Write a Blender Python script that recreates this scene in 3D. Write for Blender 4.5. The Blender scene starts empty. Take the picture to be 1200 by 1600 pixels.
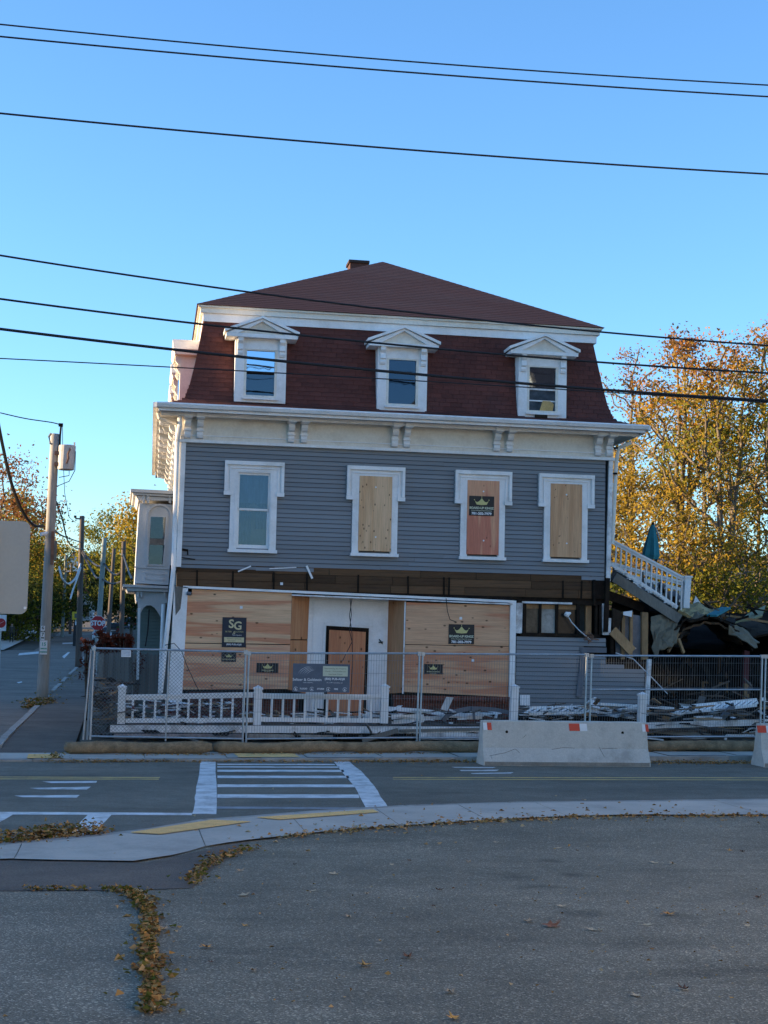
import bpy, bmesh, math, random
import numpy as np
from mathutils import Vector, Matrix

S = bpy.context.scene
COL = S.collection
# ------------------------------------------------------------------ camera
FPX = 2350.0; PSI = math.radians(9.94); PIT = math.atan(190/FPX); ROLL = math.atan(.022); HC = 2.45
Fv = Vector((math.sin(PSI)*math.cos(PIT), math.cos(PSI)*math.cos(PIT), math.sin(PIT)))
r0 = Vector((math.cos(PSI), -math.sin(PSI), 0)); u0 = r0.cross(Fv)
Rv = math.cos(ROLL)*r0 + math.sin(ROLL)*u0
Uv = math.cos(ROLL)*u0 - math.sin(ROLL)*r0
cam_d = bpy.data.cameras.new('camera'); cam = bpy.data.objects.new('camera', cam_d); COL.objects.link(cam)
m = Matrix.Identity(4)
for i in range(3):
    m[i][0] = Rv[i]; m[i][1] = Uv[i]; m[i][2] = -Fv[i]
m[2][3] = HC
cam.matrix_world = m
cam_d.sensor_fit = 'VERTICAL'; cam_d.sensor_height = 24.0
cam_d.lens = 24.0*FPX/1600.0
cam_d.clip_start = .1; cam_d.clip_end = 3000
S.camera = cam
# ------------------------------------------------------------------ light
SUN_EL = math.radians(9.5); SUN_DIR = Vector((-.985, .17, 0)).normalized()      # towards the sun, left of the house and a little behind it
W = bpy.data.worlds.new('World'); S.world = W; W.use_nodes = True
nt = W.node_tree; nt.nodes.clear()
sky = nt.nodes.new('ShaderNodeTexSky'); sky.sky_type = 'NISHITA'; sky.sun_disc = False
sky.sun_elevation = SUN_EL; sky.sun_rotation = math.atan2(SUN_DIR.x, SUN_DIR.y)
sky.air_density = 1.0; sky.dust_density = .3; sky.ozone_density = 4.6; sky.altitude = 0
bg = nt.nodes.new('ShaderNodeBackground'); bg.inputs[1].default_value = .15
wo = nt.nodes.new('ShaderNodeOutputWorld')
nt.links.new(sky.outputs[0], bg.inputs[0]); nt.links.new(bg.outputs[0], wo.inputs[0])
sd = bpy.data.lights.new('sun', 'SUN'); sd.energy = 5.0; sd.angle = math.radians(.5); sd.color = (1, .74, .44)
so = bpy.data.objects.new('sun', sd); COL.objects.link(so)
tosun = Vector((SUN_DIR.x*math.cos(SUN_EL), SUN_DIR.y*math.cos(SUN_EL), math.sin(SUN_EL)))
so.rotation_euler = tosun.to_track_quat('Z', 'Y').to_euler(); so.location = (-40, 60, 40)
S.view_settings.view_transform = 'Standard'; S.view_settings.look = 'None'
S.view_settings.exposure = 1.56; S.view_settings.gamma = 1
S.view_settings.use_curve_mapping = False

# ------------------------------------------------------------------ helpers
def ray(x, y): return Fv + Rv*((x-600)/FPX) + Uv*((800-y)/FPX)
CAM = Vector((0, 0, HC))
def at(x, y, Y):
    d = ray(x, y); return CAM + d*(Y/d.y)
def onz(x, y, z=0.0):
    d = ray(x, y); return CAM + d*((z-HC)/d.z)
def lotz(Y): return .16 + max(0., 15.8-max(Y, -2))*.043
def onlot(x, y):
    p = onz(x, y, .16)
    for _ in range(12): p = onz(x, y, lotz(p.y))
    return p
rnd = random.Random(7)
ORG = {}
def setp(o, label=None, cat=None, group=None, kind=None):
    if label: o['label'] = label
    if cat: o['category'] = cat
    if group: o['group'] = group
    if kind: o['kind'] = kind
    return o
def thing(name, loc, label, cat, group=None):
    o = bpy.data.objects.new(name, None); COL.objects.link(o); o.location = loc; o.empty_display_size = .2
    ORG[o] = Vector(loc); return setp(o, label, cat, group)
class MB:
    def __init__(s): s.v = []; s.f = []; s.mi = []; s.cur = 0
    def add(s, vs, fs):
        b = len(s.v); s.v += [tuple(v) for v in vs]
        for f in fs: s.f.append(tuple(b+i for i in f)); s.mi.append(s.cur)
        return s
    def box(s, x0, x1, y0, y1, z0, z1):
        vs = [(x, y, z) for z in (z0, z1) for y in (y0, y1) for x in (x0, x1)]
        return s.add(vs, [(0,2,3,1),(4,5,7,6),(0,1,5,4),(2,6,7,3),(0,4,6,2),(1,3,7,5)])
    def bar(s, a, b, w, h, up=(0,0,1)):
        """box beam from a to b, w wide (sideways), h high (along up)"""
        a = Vector(a); b = Vector(b); d = (b-a).normalized(); up = Vector(up)
        sd_ = d.cross(up)
        if sd_.length < 1e-4: sd_ = d.cross(Vector((0,1,0)))
        sd_.normalize(); u = sd_.cross(d).normalized()
        vs = []
        for p in (a, b):
            for i, j in ((-1,-1),(1,-1),(1,1),(-1,1)): vs.append(p + sd_*(i*w/2) + u*(j*h/2))
        return s.add(vs, [(3,2,1,0),(4,5,6,7),(0,1,5,4),(1,2,6,5),(2,3,7,6),(3,0,4,7)])
    def prism(s, poly, y0, y1):
        """poly = list of (x,z), extruded in y"""
        n = len(poly); vs = [(x, y0, z) for x, z in poly] + [(x, y1, z) for x, z in poly]
        fs = [tuple(range(n)), tuple(range(2*n-1, n-1, -1))] + [(i, i+n, (i+1) % n+n, (i+1) % n) for i in range(n)]
        return s.add(vs, fs)
    def prismx(s, poly, x0, x1):
        """poly = list of (y,z), extruded in x"""
        n = len(poly); vs = [(x0, y, z) for y, z in poly] + [(x1, y, z) for y, z in poly]
        fs = [tuple(range(n)), tuple(range(2*n-1, n-1, -1))] + [(i, i+n, (i+1) % n+n, (i+1) % n) for i in range(n)]
        return s.add(vs, fs)
    def tube(s, pts, r, n=6, cap=True):
        pts = [Vector(p) for p in pts]; rs = r if isinstance(r, (list, tuple)) else [r]*len(pts)
        vs = []; ref = None
        for i, p in enumerate(pts):
            d = (pts[min(i+1, len(pts)-1)] - pts[max(i-1, 0)]).normalized()
            if ref is None:
                ref = Vector((0,0,1)) if abs(d.z) < .9 else Vector((1,0,0))
            a = d.cross(ref).normalized(); c = a.cross(d).normalized()
            for k in range(n):
                t = 2*math.pi*k/n; vs.append(p + (a*math.cos(t)+c*math.sin(t))*rs[i])
        fs = []
        for i in range(len(pts)-1):
            for k in range(n): fs.append((i*n+k, i*n+(k+1) % n, (i+1)*n+(k+1) % n, (i+1)*n+k))
        if cap: fs += [tuple(range(n-1, -1, -1)), tuple((len(pts)-1)*n+k for k in range(n))]
        return s.add(vs, fs)
    def build(s, name, mat, parent=None, smooth=False, warp=None, label=None, bevel=0):
        me = bpy.data.meshes.new(name); o0 = ORG.get(parent, Vector((0,0,0))) if parent else Vector((0,0,0))
        vs = s.v if not warp else [warp(v) for v in s.v]
        me.from_pydata([(v[0]-o0.x, v[1]-o0.y, v[2]-o0.z) for v in vs], [], s.f)
        for mt in (mat if isinstance(mat, (list, tuple)) else [mat]): me.materials.append(mt)
        if any(s.mi): me.polygons.foreach_set('material_index', s.mi)
        bm = bmesh.new(); bm.from_mesh(me); bmesh.ops.recalc_face_normals(bm, faces=bm.faces)
        if bevel: bmesh.ops.bevel(bm, geom=bm.edges[:], offset=bevel, segments=1, affect='EDGES')
        bm.to_mesh(me); bm.free()
        if smooth: me.polygons.foreach_set('use_smooth', [True]*len(me.polygons))
        o = bpy.data.objects.new(name, me); COL.objects.link(o)
        if parent: o.parent = parent; ORG[o] = ORG[parent]
        else: ORG[o] = Vector((0,0,0))
        if label: o['label'] = label
        return o
def piece(name, me, loc, parent, scale=(1,1,1), rot=(0,0,0), label=None):
    """an object sharing mesh data with its likes; loc in world coordinates"""
    o = bpy.data.objects.new(name, me); COL.objects.link(o)
    o.location = Vector(loc) - ORG.get(parent, Vector((0,0,0))); o.scale = scale; o.rotation_euler = rot
    if parent: o.parent = parent
    return o
def umesh(name, mb, mat):
    o = mb.build(name, mat); me = o.data; bpy.data.objects.remove(o); return me
UNIT = MB().box(-.5,.5,-.5,.5,-.5,.5)
def copy_tree(o, parent=None):
    c = o.copy(); COL.objects.link(c); c.parent = parent
    for ch in list(o.children): copy_tree(ch, c)
    return c
def text(s, size, loc, mat, parent, name='lettering', bold=0.0, align='CENTER', sx=1.0, shear=0.0, rotz=0.0):
    """flat lettering facing -Y, baseline centre at loc (world)"""
    cu = bpy.data.curves.new('t', 'FONT'); cu.body = s; cu.size = size; cu.align_x = align; cu.offset = bold; cu.shear = shear
    cu.resolution_u = 3
    to = bpy.data.objects.new('t', cu); COL.objects.link(to)
    me = bpy.data.meshes.new_from_object(to.evaluated_get(bpy.context.evaluated_depsgraph_get()))
    bpy.data.objects.remove(to); bpy.data.curves.remove(cu)
    me.name = name
    n = len(me.vertices); c = np.zeros(n*3); me.vertices.foreach_get('co', c); c = c.reshape(-1, 3)
    o0 = ORG.get(parent, Vector((0,0,0)))
    q = np.stack([c[:,0]*sx*math.cos(rotz), c[:,0]*sx*math.sin(rotz), c[:,1]], 1) + np.array(Vector(loc)-o0)
    me.vertices.foreach_set('co', q.ravel()); me.materials.clear(); me.materials.append(mat); me.update()
    o = bpy.data.objects.new(name, me); COL.objects.link(o); o.parent = parent; return o

# ------------------------------------------------------------------ materials
def newmat(name):
    mt = bpy.data.materials.new(name); mt.use_nodes = True; t = mt.node_tree
    return mt, t, t.nodes['Principled BSDF']
def N(t, kind, **kw):
    n = t.nodes.new('ShaderNode'+kind)
    for k, v in kw.items(): setattr(n, k, v)
    return n
def noise(t, vec, scale, detail=4, rough=.6, sc=(1,1,1)):
    mp = N(t, 'Mapping'); mp.inputs['Scale'].default_value = sc; t.links.new(vec, mp.inputs[0])
    n = N(t, 'TexNoise'); n.inputs['Scale'].default_value = scale; n.inputs['Detail'].default_value = detail; n.inputs['Roughness'].default_value = rough
    t.links.new(mp.outputs[0], n.inputs['Vector']); return n.outputs[0]
def ramp(t, fac, stops):
    r = N(t, 'ValToRGB'); e = r.color_ramp.elements
    while len(e) < len(stops): e.new(.5)
    for el, (p, c) in zip(e, stops): el.position = p; el.color = (c[0], c[1], c[2], 1) if isinstance(c, (tuple, list)) else (c, c, c, 1)
    t.links.new(fac, r.inputs[0]); return r.outputs[0]
def mixc(t, a, b, fac, mode='MIX'):
    n = N(t, 'Mix', data_type='RGBA', blend_type=mode)
    for s, v in ((n.inputs[6], a), (n.inputs[7], b), (n.inputs[0], fac)):
        if isinstance(v, (int, float)): s.default_value = v
        elif isinstance(v, tuple): s.default_value = (*v, 1)
        else: t.links.new(v, s)
    return n.outputs[2]
def bumpit(t, b, h, strength, dist=.01):
    n = N(t, 'Bump'); n.inputs['Strength'].default_value = strength; n.inputs['Distance'].default_value = dist
    t.links.new(h, n.inputs['Height']); t.links.new(n.outputs[0], b.inputs['Normal'])
def M(name, col, rough=.75, var=.25, scale=3., fine=40., bump=.15, metal=0., spec=.3, dirt=None, dirtamt=.5, objvar=0., island=0., sc=(1,1,1)):
    mt, t, b = newmat(name); tc = N(t, 'TexCoord').outputs['Object']
    n1 = noise(t, tc, scale, 5, .6, sc); n2 = noise(t, tc, fine, 3, .6, sc)
    k = ramp(t, n1, [(.3, 1-var), (.7, 1+var*.6)]); k2 = ramp(t, n2, [(.3, 1-var*.6), (.7, 1+var*.4)])
    c = mixc(t, (col[0], col[1], col[2]), k, 1.0, 'MULTIPLY'); c = mixc(t, c, k2, 1.0, 'MULTIPLY')
    if dirt:
        d = ramp(t, noise(t, tc, scale*.7+.37, 6, .7, sc), [(.48, 0), (.68, dirtamt)]); c = mixc(t, c, dirt, d)
    if objvar:
        oi = N(t, 'ObjectInfo').outputs['Random']; c = mixc(t, c, ramp(t, oi, [(0, 1-objvar), (1, 1+objvar)]), 1.0, 'MULTIPLY')
    if island:
        gi = N(t, 'NewGeometry').outputs['Random Per Island']; c = mixc(t, c, ramp(t, gi, [(0, 1-island), (1, 1+island)]), 1.0, 'MULTIPLY')
    t.links.new(c, b.inputs['Base Color']); b.inputs['Roughness'].default_value = rough; b.inputs['Metallic'].default_value = metal
    b.inputs['Specular IOR Level'].default_value = spec
    if bump: bumpit(t, b, n2, bump, .01)
    return mt
def plywood(name, c1, c2, c3, vertical=False, seed=0., knots=.09, band=1.0, kscale=3.6):
    mt, t, b = newmat(name); tc = N(t, 'TexCoord').outputs['Object']
    mp = N(t, 'Mapping'); mp.inputs['Location'].default_value = (seed*3.1, seed*1.7, seed*2.3); t.links.new(tc, mp.inputs[0]); v = mp.outputs[0]
    if vertical: v2 = N(t, 'Mapping'); v2.inputs['Rotation'].default_value = (0, math.pi/2, 0); t.links.new(v, v2.inputs[0]); v = v2.outputs[0]
    big = noise(t, v, 1.0, 3, .55, (.25, 1, 2.6*band)); fine = noise(t, v, 1.0, 5, .7, (2.2, 1, 70))
    c = ramp(t, big, [(.36, c1), (.455, c2), (.50, c3), (.55, c3), (.60, c2), (.70, c1)])
    c = mixc(t, c, ramp(t, fine, [(.3, .72), (.7, 1.12)]), 1.0, 'MULTIPLY')
    km = N(t, 'Mapping'); km.inputs['Scale'].default_value = (1.0, .01, 1.7); t.links.new(v, km.inputs[0])
    vo = N(t, 'TexVoronoi'); vo.inputs['Scale'].default_value = kscale; vo.inputs['Randomness'].default_value = 1.0; t.links.new(km.outputs[0], vo.inputs[0])
    kn = ramp(t, vo.outputs['Distance'], [(knots*.9, .85), (knots*1.7, 0)])
    sel = N(t, 'Math', operation='GREATER_THAN'); sel.inputs[1].default_value = .3
    sx = N(t, 'SeparateColor'); t.links.new(vo.outputs['Color'], sx.inputs[0]); t.links.new(sx.outputs[0], sel.inputs[0])
    kk = N(t, 'Math', operation='MULTIPLY'); t.links.new(kn, kk.inputs[0]); t.links.new(sel.outputs[0], kk.inputs[1])
    c = mixc(t, c, (.06, .028, .012), kk.outputs[0])
    t.links.new(c, b.inputs['Base Color']); b.inputs['Roughness'].default_value = .8; b.inputs['Specular IOR Level'].default_value = .2
    bumpit(t, b, fine, .15, .004); return mt
def leafmat(name, cols, trans=.45):
    mt, t, b = newmat(name); t.nodes.remove(b); out = t.nodes['Material Output']
    gi = N(t, 'NewGeometry').outputs['Random Per Island']; tc = N(t, 'TexCoord').outputs['Object']
    cl = noise(t, tc, .55, 3, .6)
    ad = N(t, 'Math', operation='MULTIPLY_ADD'); ad.inputs[1].default_value = .45; t.links.new(gi, ad.inputs[0])
    mr = N(t, 'MapRange'); mr.inputs[1].default_value = .3; mr.inputs[2].default_value = .7; mr.inputs[3].default_value = 0; mr.inputs[4].default_value = .6
    t.links.new(cl, mr.inputs[0]); t.links.new(mr.outputs[0], ad.inputs[2])
    n = len(cols); c = ramp(t, ad.outputs[0], [(i/(n-1), cc) for i, cc in enumerate(cols)])
    d = N(t, 'BsdfDiffuse'); tr = N(t, 'BsdfTranslucent'); mx = N(t, 'MixShader'); mx.inputs[0].default_value = trans
    t.links.new(c, d.inputs[0]); t.links.new(c, tr.inputs[0]); t.links.new(d.outputs[0], mx.inputs[1]); t.links.new(tr.outputs[0], mx.inputs[2])
    t.links.new(mx.outputs[0], out.inputs[0]); return mt
def glassmat(name, tint=(.55,.62,.70), refl=.07, rough=.02):
    mt, t, b = newmat(name); t.nodes.remove(b); out = t.nodes['Material Output']
    tp = N(t, 'BsdfTransparent'); tp.inputs[0].default_value = (*tint, 1)
    gl = N(t, 'BsdfGlossy'); gl.inputs['Roughness'].default_value = rough; gl.inputs[0].default_value = (.62,.76,.95,1)  # blue tint painted into the reflection, over the greenish mirrored horizon
    tc = N(t, 'TexCoord').outputs['Object']
    bn = N(t, 'Bump'); bn.inputs['Strength'].default_value = .10; bn.inputs['Distance'].default_value = .02
    t.links.new(noise(t, tc, 1.6, 2, .5), bn.inputs['Height']); t.links.new(bn.outputs[0], gl.inputs['Normal'])
    fr = N(t, 'LayerWeight'); fr.inputs[0].default_value = .25
    mr = N(t, 'MapRange'); mr.inputs[3].default_value = refl; mr.inputs[4].default_value = 1; t.links.new(fr.outputs['Fresnel'], mr.inputs[0])
    mx = N(t, 'MixShader'); t.links.new(mr.outputs[0], mx.inputs[0]); t.links.new(tp.outputs[0], mx.inputs[1]); t.links.new(gl.outputs[0], mx.inputs[2])
    t.links.new(mx.outputs[0], out.inputs[0]); return mt
def asphalt(name, base, speck, patch=.25, stains=False):
    mt, t, b = newmat(name); tc = N(t, 'TexCoord').outputs['Object']
    big = noise(t, tc, .35, 5, .6); mid = noise(t, tc, 2.3, 4, .6)
    c = ramp(t, big, [(.3, tuple(x*(1-patch) for x in base)), (.7, tuple(x*(1+patch) for x in base))])
    c = mixc(t, c, ramp(t, mid, [(.3, .85), (.7, 1.12)]), 1.0, 'MULTIPLY')
    st = ramp(t, noise(t, tc, .55, 6, .7, (.45, 1.5, 1)), [(.52, 1.), (.68, .66)]); c = mixc(t, c, st, 1.0, 'MULTIPLY')
    if stains:     # oil drips and damp smudges where cars park
        wn = N(t, 'TexNoise'); wn.inputs['Scale'].default_value = 3.5; wn.inputs['Detail'].default_value = 5; t.links.new(tc, wn.inputs['Vector'])
        for (sx, sy, rx, ry, k) in [(onlot(x, y).x, onlot(x, y).y, a, b_, d_) for x, y, a, b_, d_ in ((800,1370,.28,.35,.5),(893,1367,.22,.25,.5),(850,1386,.35,.25,.55),(905,1426,.35,.35,.6),(1060,1430,.25,.25,.55),(1010,1470,.8,.5,.75),(1120,1510,.7,.5,.72),(860,1345,.2,.25,.62),(540,1560,.6,.4,.8),(700,1460,.5,.4,.85))]:
            mp = N(t, 'Mapping'); mp.inputs['Location'].default_value = (-.5*sx/rx, -.5*sy/ry, 0); mp.inputs['Scale'].default_value = (.5/rx, .5/ry, 0); t.links.new(tc, mp.inputs[0])
            ln = N(t, 'VectorMath', operation='LENGTH'); t.links.new(mp.outputs[0], ln.inputs[0])
            ad = N(t, 'Math', operation='MULTIPLY_ADD'); ad.inputs[1].default_value = .8; t.links.new(wn.outputs[0], ad.inputs[0]); t.links.new(ln.outputs['Value'], ad.inputs[2])
            c = mixc(t, c, ramp(t, ad.outputs[0], [(.45, k), (.85, 1.0)]), 1.0, 'MULTIPLY')
    vo = N(t, 'TexVoronoi'); vo.inputs['Scale'].default_value = 95; t.links.new(tc, vo.inputs[0])
    sp = N(t, 'SeparateColor'); t.links.new(vo.outputs['Color'], sp.inputs[0])
    pk = ramp(t, sp.outputs[0], [(0, .6), (.5, .93), (.88, 1.2), (.97, speck*.7)]); c = mixc(t, c, pk, 1.0, 'MULTIPLY')
    t.links.new(c, b.inputs['Base Color']); b.inputs['Roughness'].default_value = .85; b.inputs['Specular IOR Level'].default_value = .25
    bumpit(t, b, vo.outputs['Distance'], .5, .008); return mt

white = M('white_paint', (.84,.82,.80), .6, .08, 1.5, 25, .12, dirt=(.42,.39,.33), dirtamt=.35)
cream = M('aged_white_paint', (.80,.74,.64), .65, .10, 1.2, 22, .12, dirt=(.38,.30,.22), dirtamt=.45)
peel = M('peeling_white_paint', (.78,.76,.74), .7, .15, 2.2, 18, .3, dirt=(.16,.11,.08), dirtamt=.75)
siding = M('grey_blue_siding', (.205,.217,.230), .65, .10, .9, 30, .08, dirt=(.22,.22,.22), dirtamt=.5, objvar=.10, sc=(.35,1,1))
siding_green = M('sage_siding', (.20,.26,.24), .7, .12, 1.5, 30, .08, objvar=.05)
shingle_m = M('red_slate_shingle', (.125,.038,.028), .8, .30, 1.1, 30, .35, dirt=(.05,.03,.028), dirtamt=.35, objvar=.16)
shingle_j = M('red_slate_shingle_joined', (.125,.038,.028), .8, .30, 1.1, 30, .35, dirt=(.05,.03,.028), dirtamt=.35, island=.16)
roof_up = M('brown_asphalt_roof', (.090,.036,.029), .85, .15, .8, 18, .4, sc=(.3,1,1), dirt=(.09,.055,.05), dirtamt=.5)
roof_base = M('roof_underlay', (.03,.014,.012), .9, .2)
brick_m = M('red_brick', (.17,.058,.038), .85, .3, 3, 30, .4, objvar=.3)
mortar = M('dark_mortar', (.09,.075,.065), .9, .2)
burnt = M('scorched_sheathing', (.13,.068,.032), .85, .4, 1.6, 22, .3, dirt=(.018,.013,.010), dirtamt=.85, objvar=.35, sc=(.5,1,1.6))
char = M('charred_wood', (.020,.014,.011), .9, .4, 3, 25, .4, spec=.1, dirt=(.05,.035,.02), dirtamt=.5)
dark = M('dark_interior', (.016,.012,.010), .95, .4, 1.2, 9, 0, spec=.05, dirt=(.035,.024,.017), dirtamt=.6)
rawwood = M('raw_lumber', (.36,.21,.10), .8, .25, 2, 30, .2, objvar=.25, sc=(1,1,.4), dirt=(.10,.05,.025), dirtamt=.5)
greywood = M('weathered_wood', (.22,.20,.17), .85, .28, 2, 26, .3, objvar=.3, sc=(1,1,.3))
oldwood = M('old_deck_wood', (.15,.115,.09), .85, .35, 2, 22, .3, objvar=.35, sc=(.3,1,1), dirt=(.05,.035,.025), dirtamt=.6)
ply_a = plywood('plywood_banded', (0.746,0.472,0.279), (0.712,0.427,0.243), (0.621,0.267,0.144), seed=1, band=1.35)
ply_b = plywood('plywood_warm', (0.633,0.294,0.171), (0.655,0.320,0.189), (0.723,0.427,0.252), seed=2, band=1.1)
ply_c = plywood('plywood_knotty', (0.689,0.401,0.234), (0.655,0.365,0.207), (0.588,0.249,0.135), seed=5, knots=.12, kscale=4.6, band=.9)
ply_n = plywood('plywood_side', (0.565,0.276,0.135), (0.542,0.258,0.126), (0.486,0.214,0.099), seed=7, vertical=True)
ply_d = plywood('plywood_door', (0.655,0.276,0.135), (0.621,0.258,0.126), (0.565,0.214,0.104), seed=8, vertical=True)
ply_w2 = plywood('plywood_pale', (0.791,0.507,0.297), (0.746,0.463,0.261), (0.678,0.392,0.207), seed=11, vertical=True, knots=.13, kscale=7)
ply_w3 = plywood('plywood_red', (0.599,0.205,0.126), (0.621,0.223,0.140), (0.746,0.374,0.216), seed=13, vertical=True)
ply_w4 = plywood('plywood_tan', (0.712,0.409,0.225), (0.678,0.383,0.207), (0.610,0.329,0.171), seed=17, vertical=True, kscale=7)
galv = M('galvanised_steel', (.42,.45,.47), .45, .2, 4, 40, .05, metal=.6, spec=.5)
wirem = M('fence_wire', (.20,.21,.215), .55, .1, 4, 40, 0, metal=.4)
concrete = M('barrier_concrete', (.55,.52,.46), .85, .2, 1.3, 45, .3, dirt=(.27,.25,.22), dirtamt=.75)
walk = M('sidewalk_concrete', (.47,.42,.35), .85, .14, .7, 35, .2, dirt=(.22,.21,.19), dirtamt=.5)
granite = M('granite_kerb', (.36,.33,.29), .85, .2, 3, 60, .2, dirt=(.15,.14,.12), dirtamt=.6)
tact = M('yellow_tactile', (.80,.53,.22), .75, .18, 1.2, 25, .15, dirt=(.36,.27,.13), dirtamt=.5)
lot_m = asphalt('lot_asphalt', (.192,.166,.118), 3.4, .24, stains=True)
lot2_m = asphalt('lot_asphalt_worn', (.205,.178,.130), 3.8, .2)
walk_a = asphalt('walk_asphalt', (.155,.120,.092), 1.5, .2)
road_m = asphalt('road_asphalt', (.186,.162,.122), 1.5, .18)
street_m = asphalt('street_asphalt', (.205,.17,.135), 1.5, .22)
paint_w = M('road_paint_white', (.70,.69,.66), .75, .2, 3.2, 30, .15, dirt=(.26,.24,.21), dirtamt=.75)
paint_y = M('road_paint_yellow', (.72,.48,.16), .75, .2, 2.2, 30, .15, dirt=(.16,.14,.11), dirtamt=.8)
straw = M('straw_wattle', (.29,.195,.11), .95, .35, 5, 45, .9, dirt=(.10,.07,.04), dirtamt=.6)
soil = M('dirt_ground', (.085,.070,.052), .95, .35, .8, 9, .5, dirt=(.05,.055,.03), dirtamt=.7)
hillm = M('hillside_litter', (.060,.050,.030), .95, .4, .7, 8, .6, dirt=(.035,.045,.02), dirtamt=.7)
bark = M('tree_bark', (.15,.12,.09), .9, .35, 2, 18, .6, sc=(1,1,.25))
polew = M('pole_wood', (.36,.33,.29), .85, .22, 2, 24, .3, sc=(1,1,.12))
polew2 = M('dark_pole_wood', (.12,.095,.078), .85, .25, 2, 24, .3, sc=(1,1,.12))
polew3 = M('green_pole_wood', (.26,.29,.26), .85, .2, 2, 24, .3, sc=(1,1,.12))
cablem = M('black_cable', (.018,.018,.02), .6, .1, 2, 20, 0)
cablep = M('pale_cable', (.55,.55,.55), .6, .1, 2, 20, 0)
signback = M('aluminium_sign_back', (.40,.38,.34), .6, .06, 1.5, 40, .03, metal=.15)
blackp = M('black_sign', (.022,.022,.024), .5, .15, 2, 20, 0)
navy = M('navy_sign', (.020,.026,.042), .5, .15, 2, 20, 0)
slate = M('slate_sign', (.095,.115,.15), .55, .15, 3, 20, 0)
gold = M('gold_print', (.60,.53,.22), .6, .1, 5, 20, 0)
goldp = M('pale_gold_print', (.62,.52,.30), .6, .1, 5, 20, 0)
print_w = M('white_print', (.74,.74,.74), .6, .05, 5, 20, 0)
print_g = M('pale_green_print', (.52,.54,.40), .6, .05, 5, 20, 0)
print_k = M('dark_print', (.10,.11,.09), .6, .05, 5, 20, 0)
redp = M('red_sign', (.42,.025,.03), .5, .1, 4, 20, 0)
redtape = M('red_tape', (.60,.06,.035), .45, .1, 8, 30, 0)
greenp = M('green_print', (.08,.36,.26), .6, .05, 5, 20, 0)
yellowp = M('yellow_sign', (.62,.42,.03), .5, .1, 4, 20, 0)
teal = M('teal_canvas', (.035,.20,.23), .85, .2, 3, 30, .2)
membrane = M('grey_roof_membrane', (.20,.16,.105), .85, .25, 1.6, 14, .4, dirt=(.08,.075,.06), dirtamt=.6)
tar = M('black_roof_felt', (.040,.028,.020), .95, .4, 1.8, 14, .5, spec=.08)
insul = M('yellow_insulation', (.40,.31,.16), .95, .35, 3, 16, .7, dirt=(.17,.13,.09), dirtamt=.6)
plastic = M('grey_vapour_sheet', (.17,.18,.20), .45, .3, 3, 15, .4)
plaster = M('scorched_plaster', (.42,.40,.36), .9, .3, 2.2, 15, .2, dirt=(.06,.045,.03), dirtamt=.8)
maroon = M('maroon_post', (.12,.03,.03), .75, .25)
greypl = M('grey_trim_vinyl', (.13,.14,.16), .6, .15)
glass = glassmat('window_glass')
glass_dark = glassmat('storm_glass', (.25,.30,.36), .10)
curtain = M('pale_curtain', (.34,.42,.48), .9, .25, 3, 20, .2, sc=(3,1,.4))
carglass = M('car_glass', (.02,.025,.03), .15, .1, 2, 20, 0, spec=.8)
rubber = M('tyre_rubber', (.02,.02,.02), .9, .1)
transf = M('transformer_grey', (.46,.44,.41), .6, .12, 4, 25, .05, dirt=(.24,.17,.12), dirtamt=.5)
rust = M('rusty_steel', (.22,.12,.08), .8, .3, 5, 30, .2)
# ------------------------------------------------------------------ ground
def sm(t): t = max(0., min(1., t)); return t*t*(3-2*t)
def street_z(Y): return 0. if Y < 90 else 1.2*((Y-90)/70)**1.5
def base_z(X, Y):
    if Y < 30.0: return -.06
    lot = .16*sm((Y-30.0)/.6) + .16*sm((Y-31)/4)
    hill = sm((X-9)/9)*sm((Y-45)/17)*4.3 + sm((X-14)/20)*sm((Y-62)/60)*5
    r = -.06 + (lot+hill+.06)*sm((Y-30.0)/.5)
    back = street_z(Y)-.08 + sm((Y-120)/200)*2*(1 if X > 2 or X < -14 else 0)
    k = sm((X+.9)/.5)
    s = sm((Y-60)/40)
    right = r*(1-s*.0) if X > 8 else r + (street_z(Y) if Y > 90 else 0)
    left = back + (sm((-14-X)/30)*1.0)
    return left*(1-k) + max(right, back)*k
def grid_sheet(name, xs, ys, zf, mat):
    mb = MB(); nx = len(xs)
    mb.v = [(x, y, zf(x, y)) for y in ys for x in xs]
    for j in range(len(ys)-1):
        for i in range(nx-1): mb.f.append((j*nx+i, j*nx+i+1, (j+1)*nx+i+1, (j+1)*nx+i)); mb.mi.append(0)
    return mb.build(name, mat, smooth=True)
def lin(a, b, n): return [a+(b-a)*i/n for i in range(n+1)]
xs = lin(-900,-100,8)[:-1]+lin(-100,-16,12)[:-1]+lin(-16,-2,8)[:-1]+lin(-2,1,24)[:-1]+lin(1,40,40)[:-1]+lin(40,120,10)[:-1]+lin(120,900,8)
ys = [-600,-200,-60,0,20,29.2]+lin(29.3,34,24)+lin(35,90,40)[:]+lin(94,200,20)+[230,280,340,420,600,1000,1900]
g = grid_sheet('ground', xs, ys, lambda x, y: base_z(x, y) if y < 345 else base_z(x, 345), [soil]); setp(g, kind='structure')
rd = grid_sheet('main_road', [-400,-60,-10,0,10,20,60,400], [8,21,25,30.6], lambda x, y: 0., road_m); setp(rd, kind='structure')
st = grid_sheet('side_street', [-10,-6,-2.3], [30.62]+lin(32,90,6)+lin(95,126,8), lambda x, y: .004+street_z(y), street_m); setp(st, kind='structure')
st2 = grid_sheet('upper_street', [-6.6,-3.6,-.9], lin(126.01,345,40), lambda x, y: .004+street_z(y), street_m); setp(st2, kind='structure')
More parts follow.
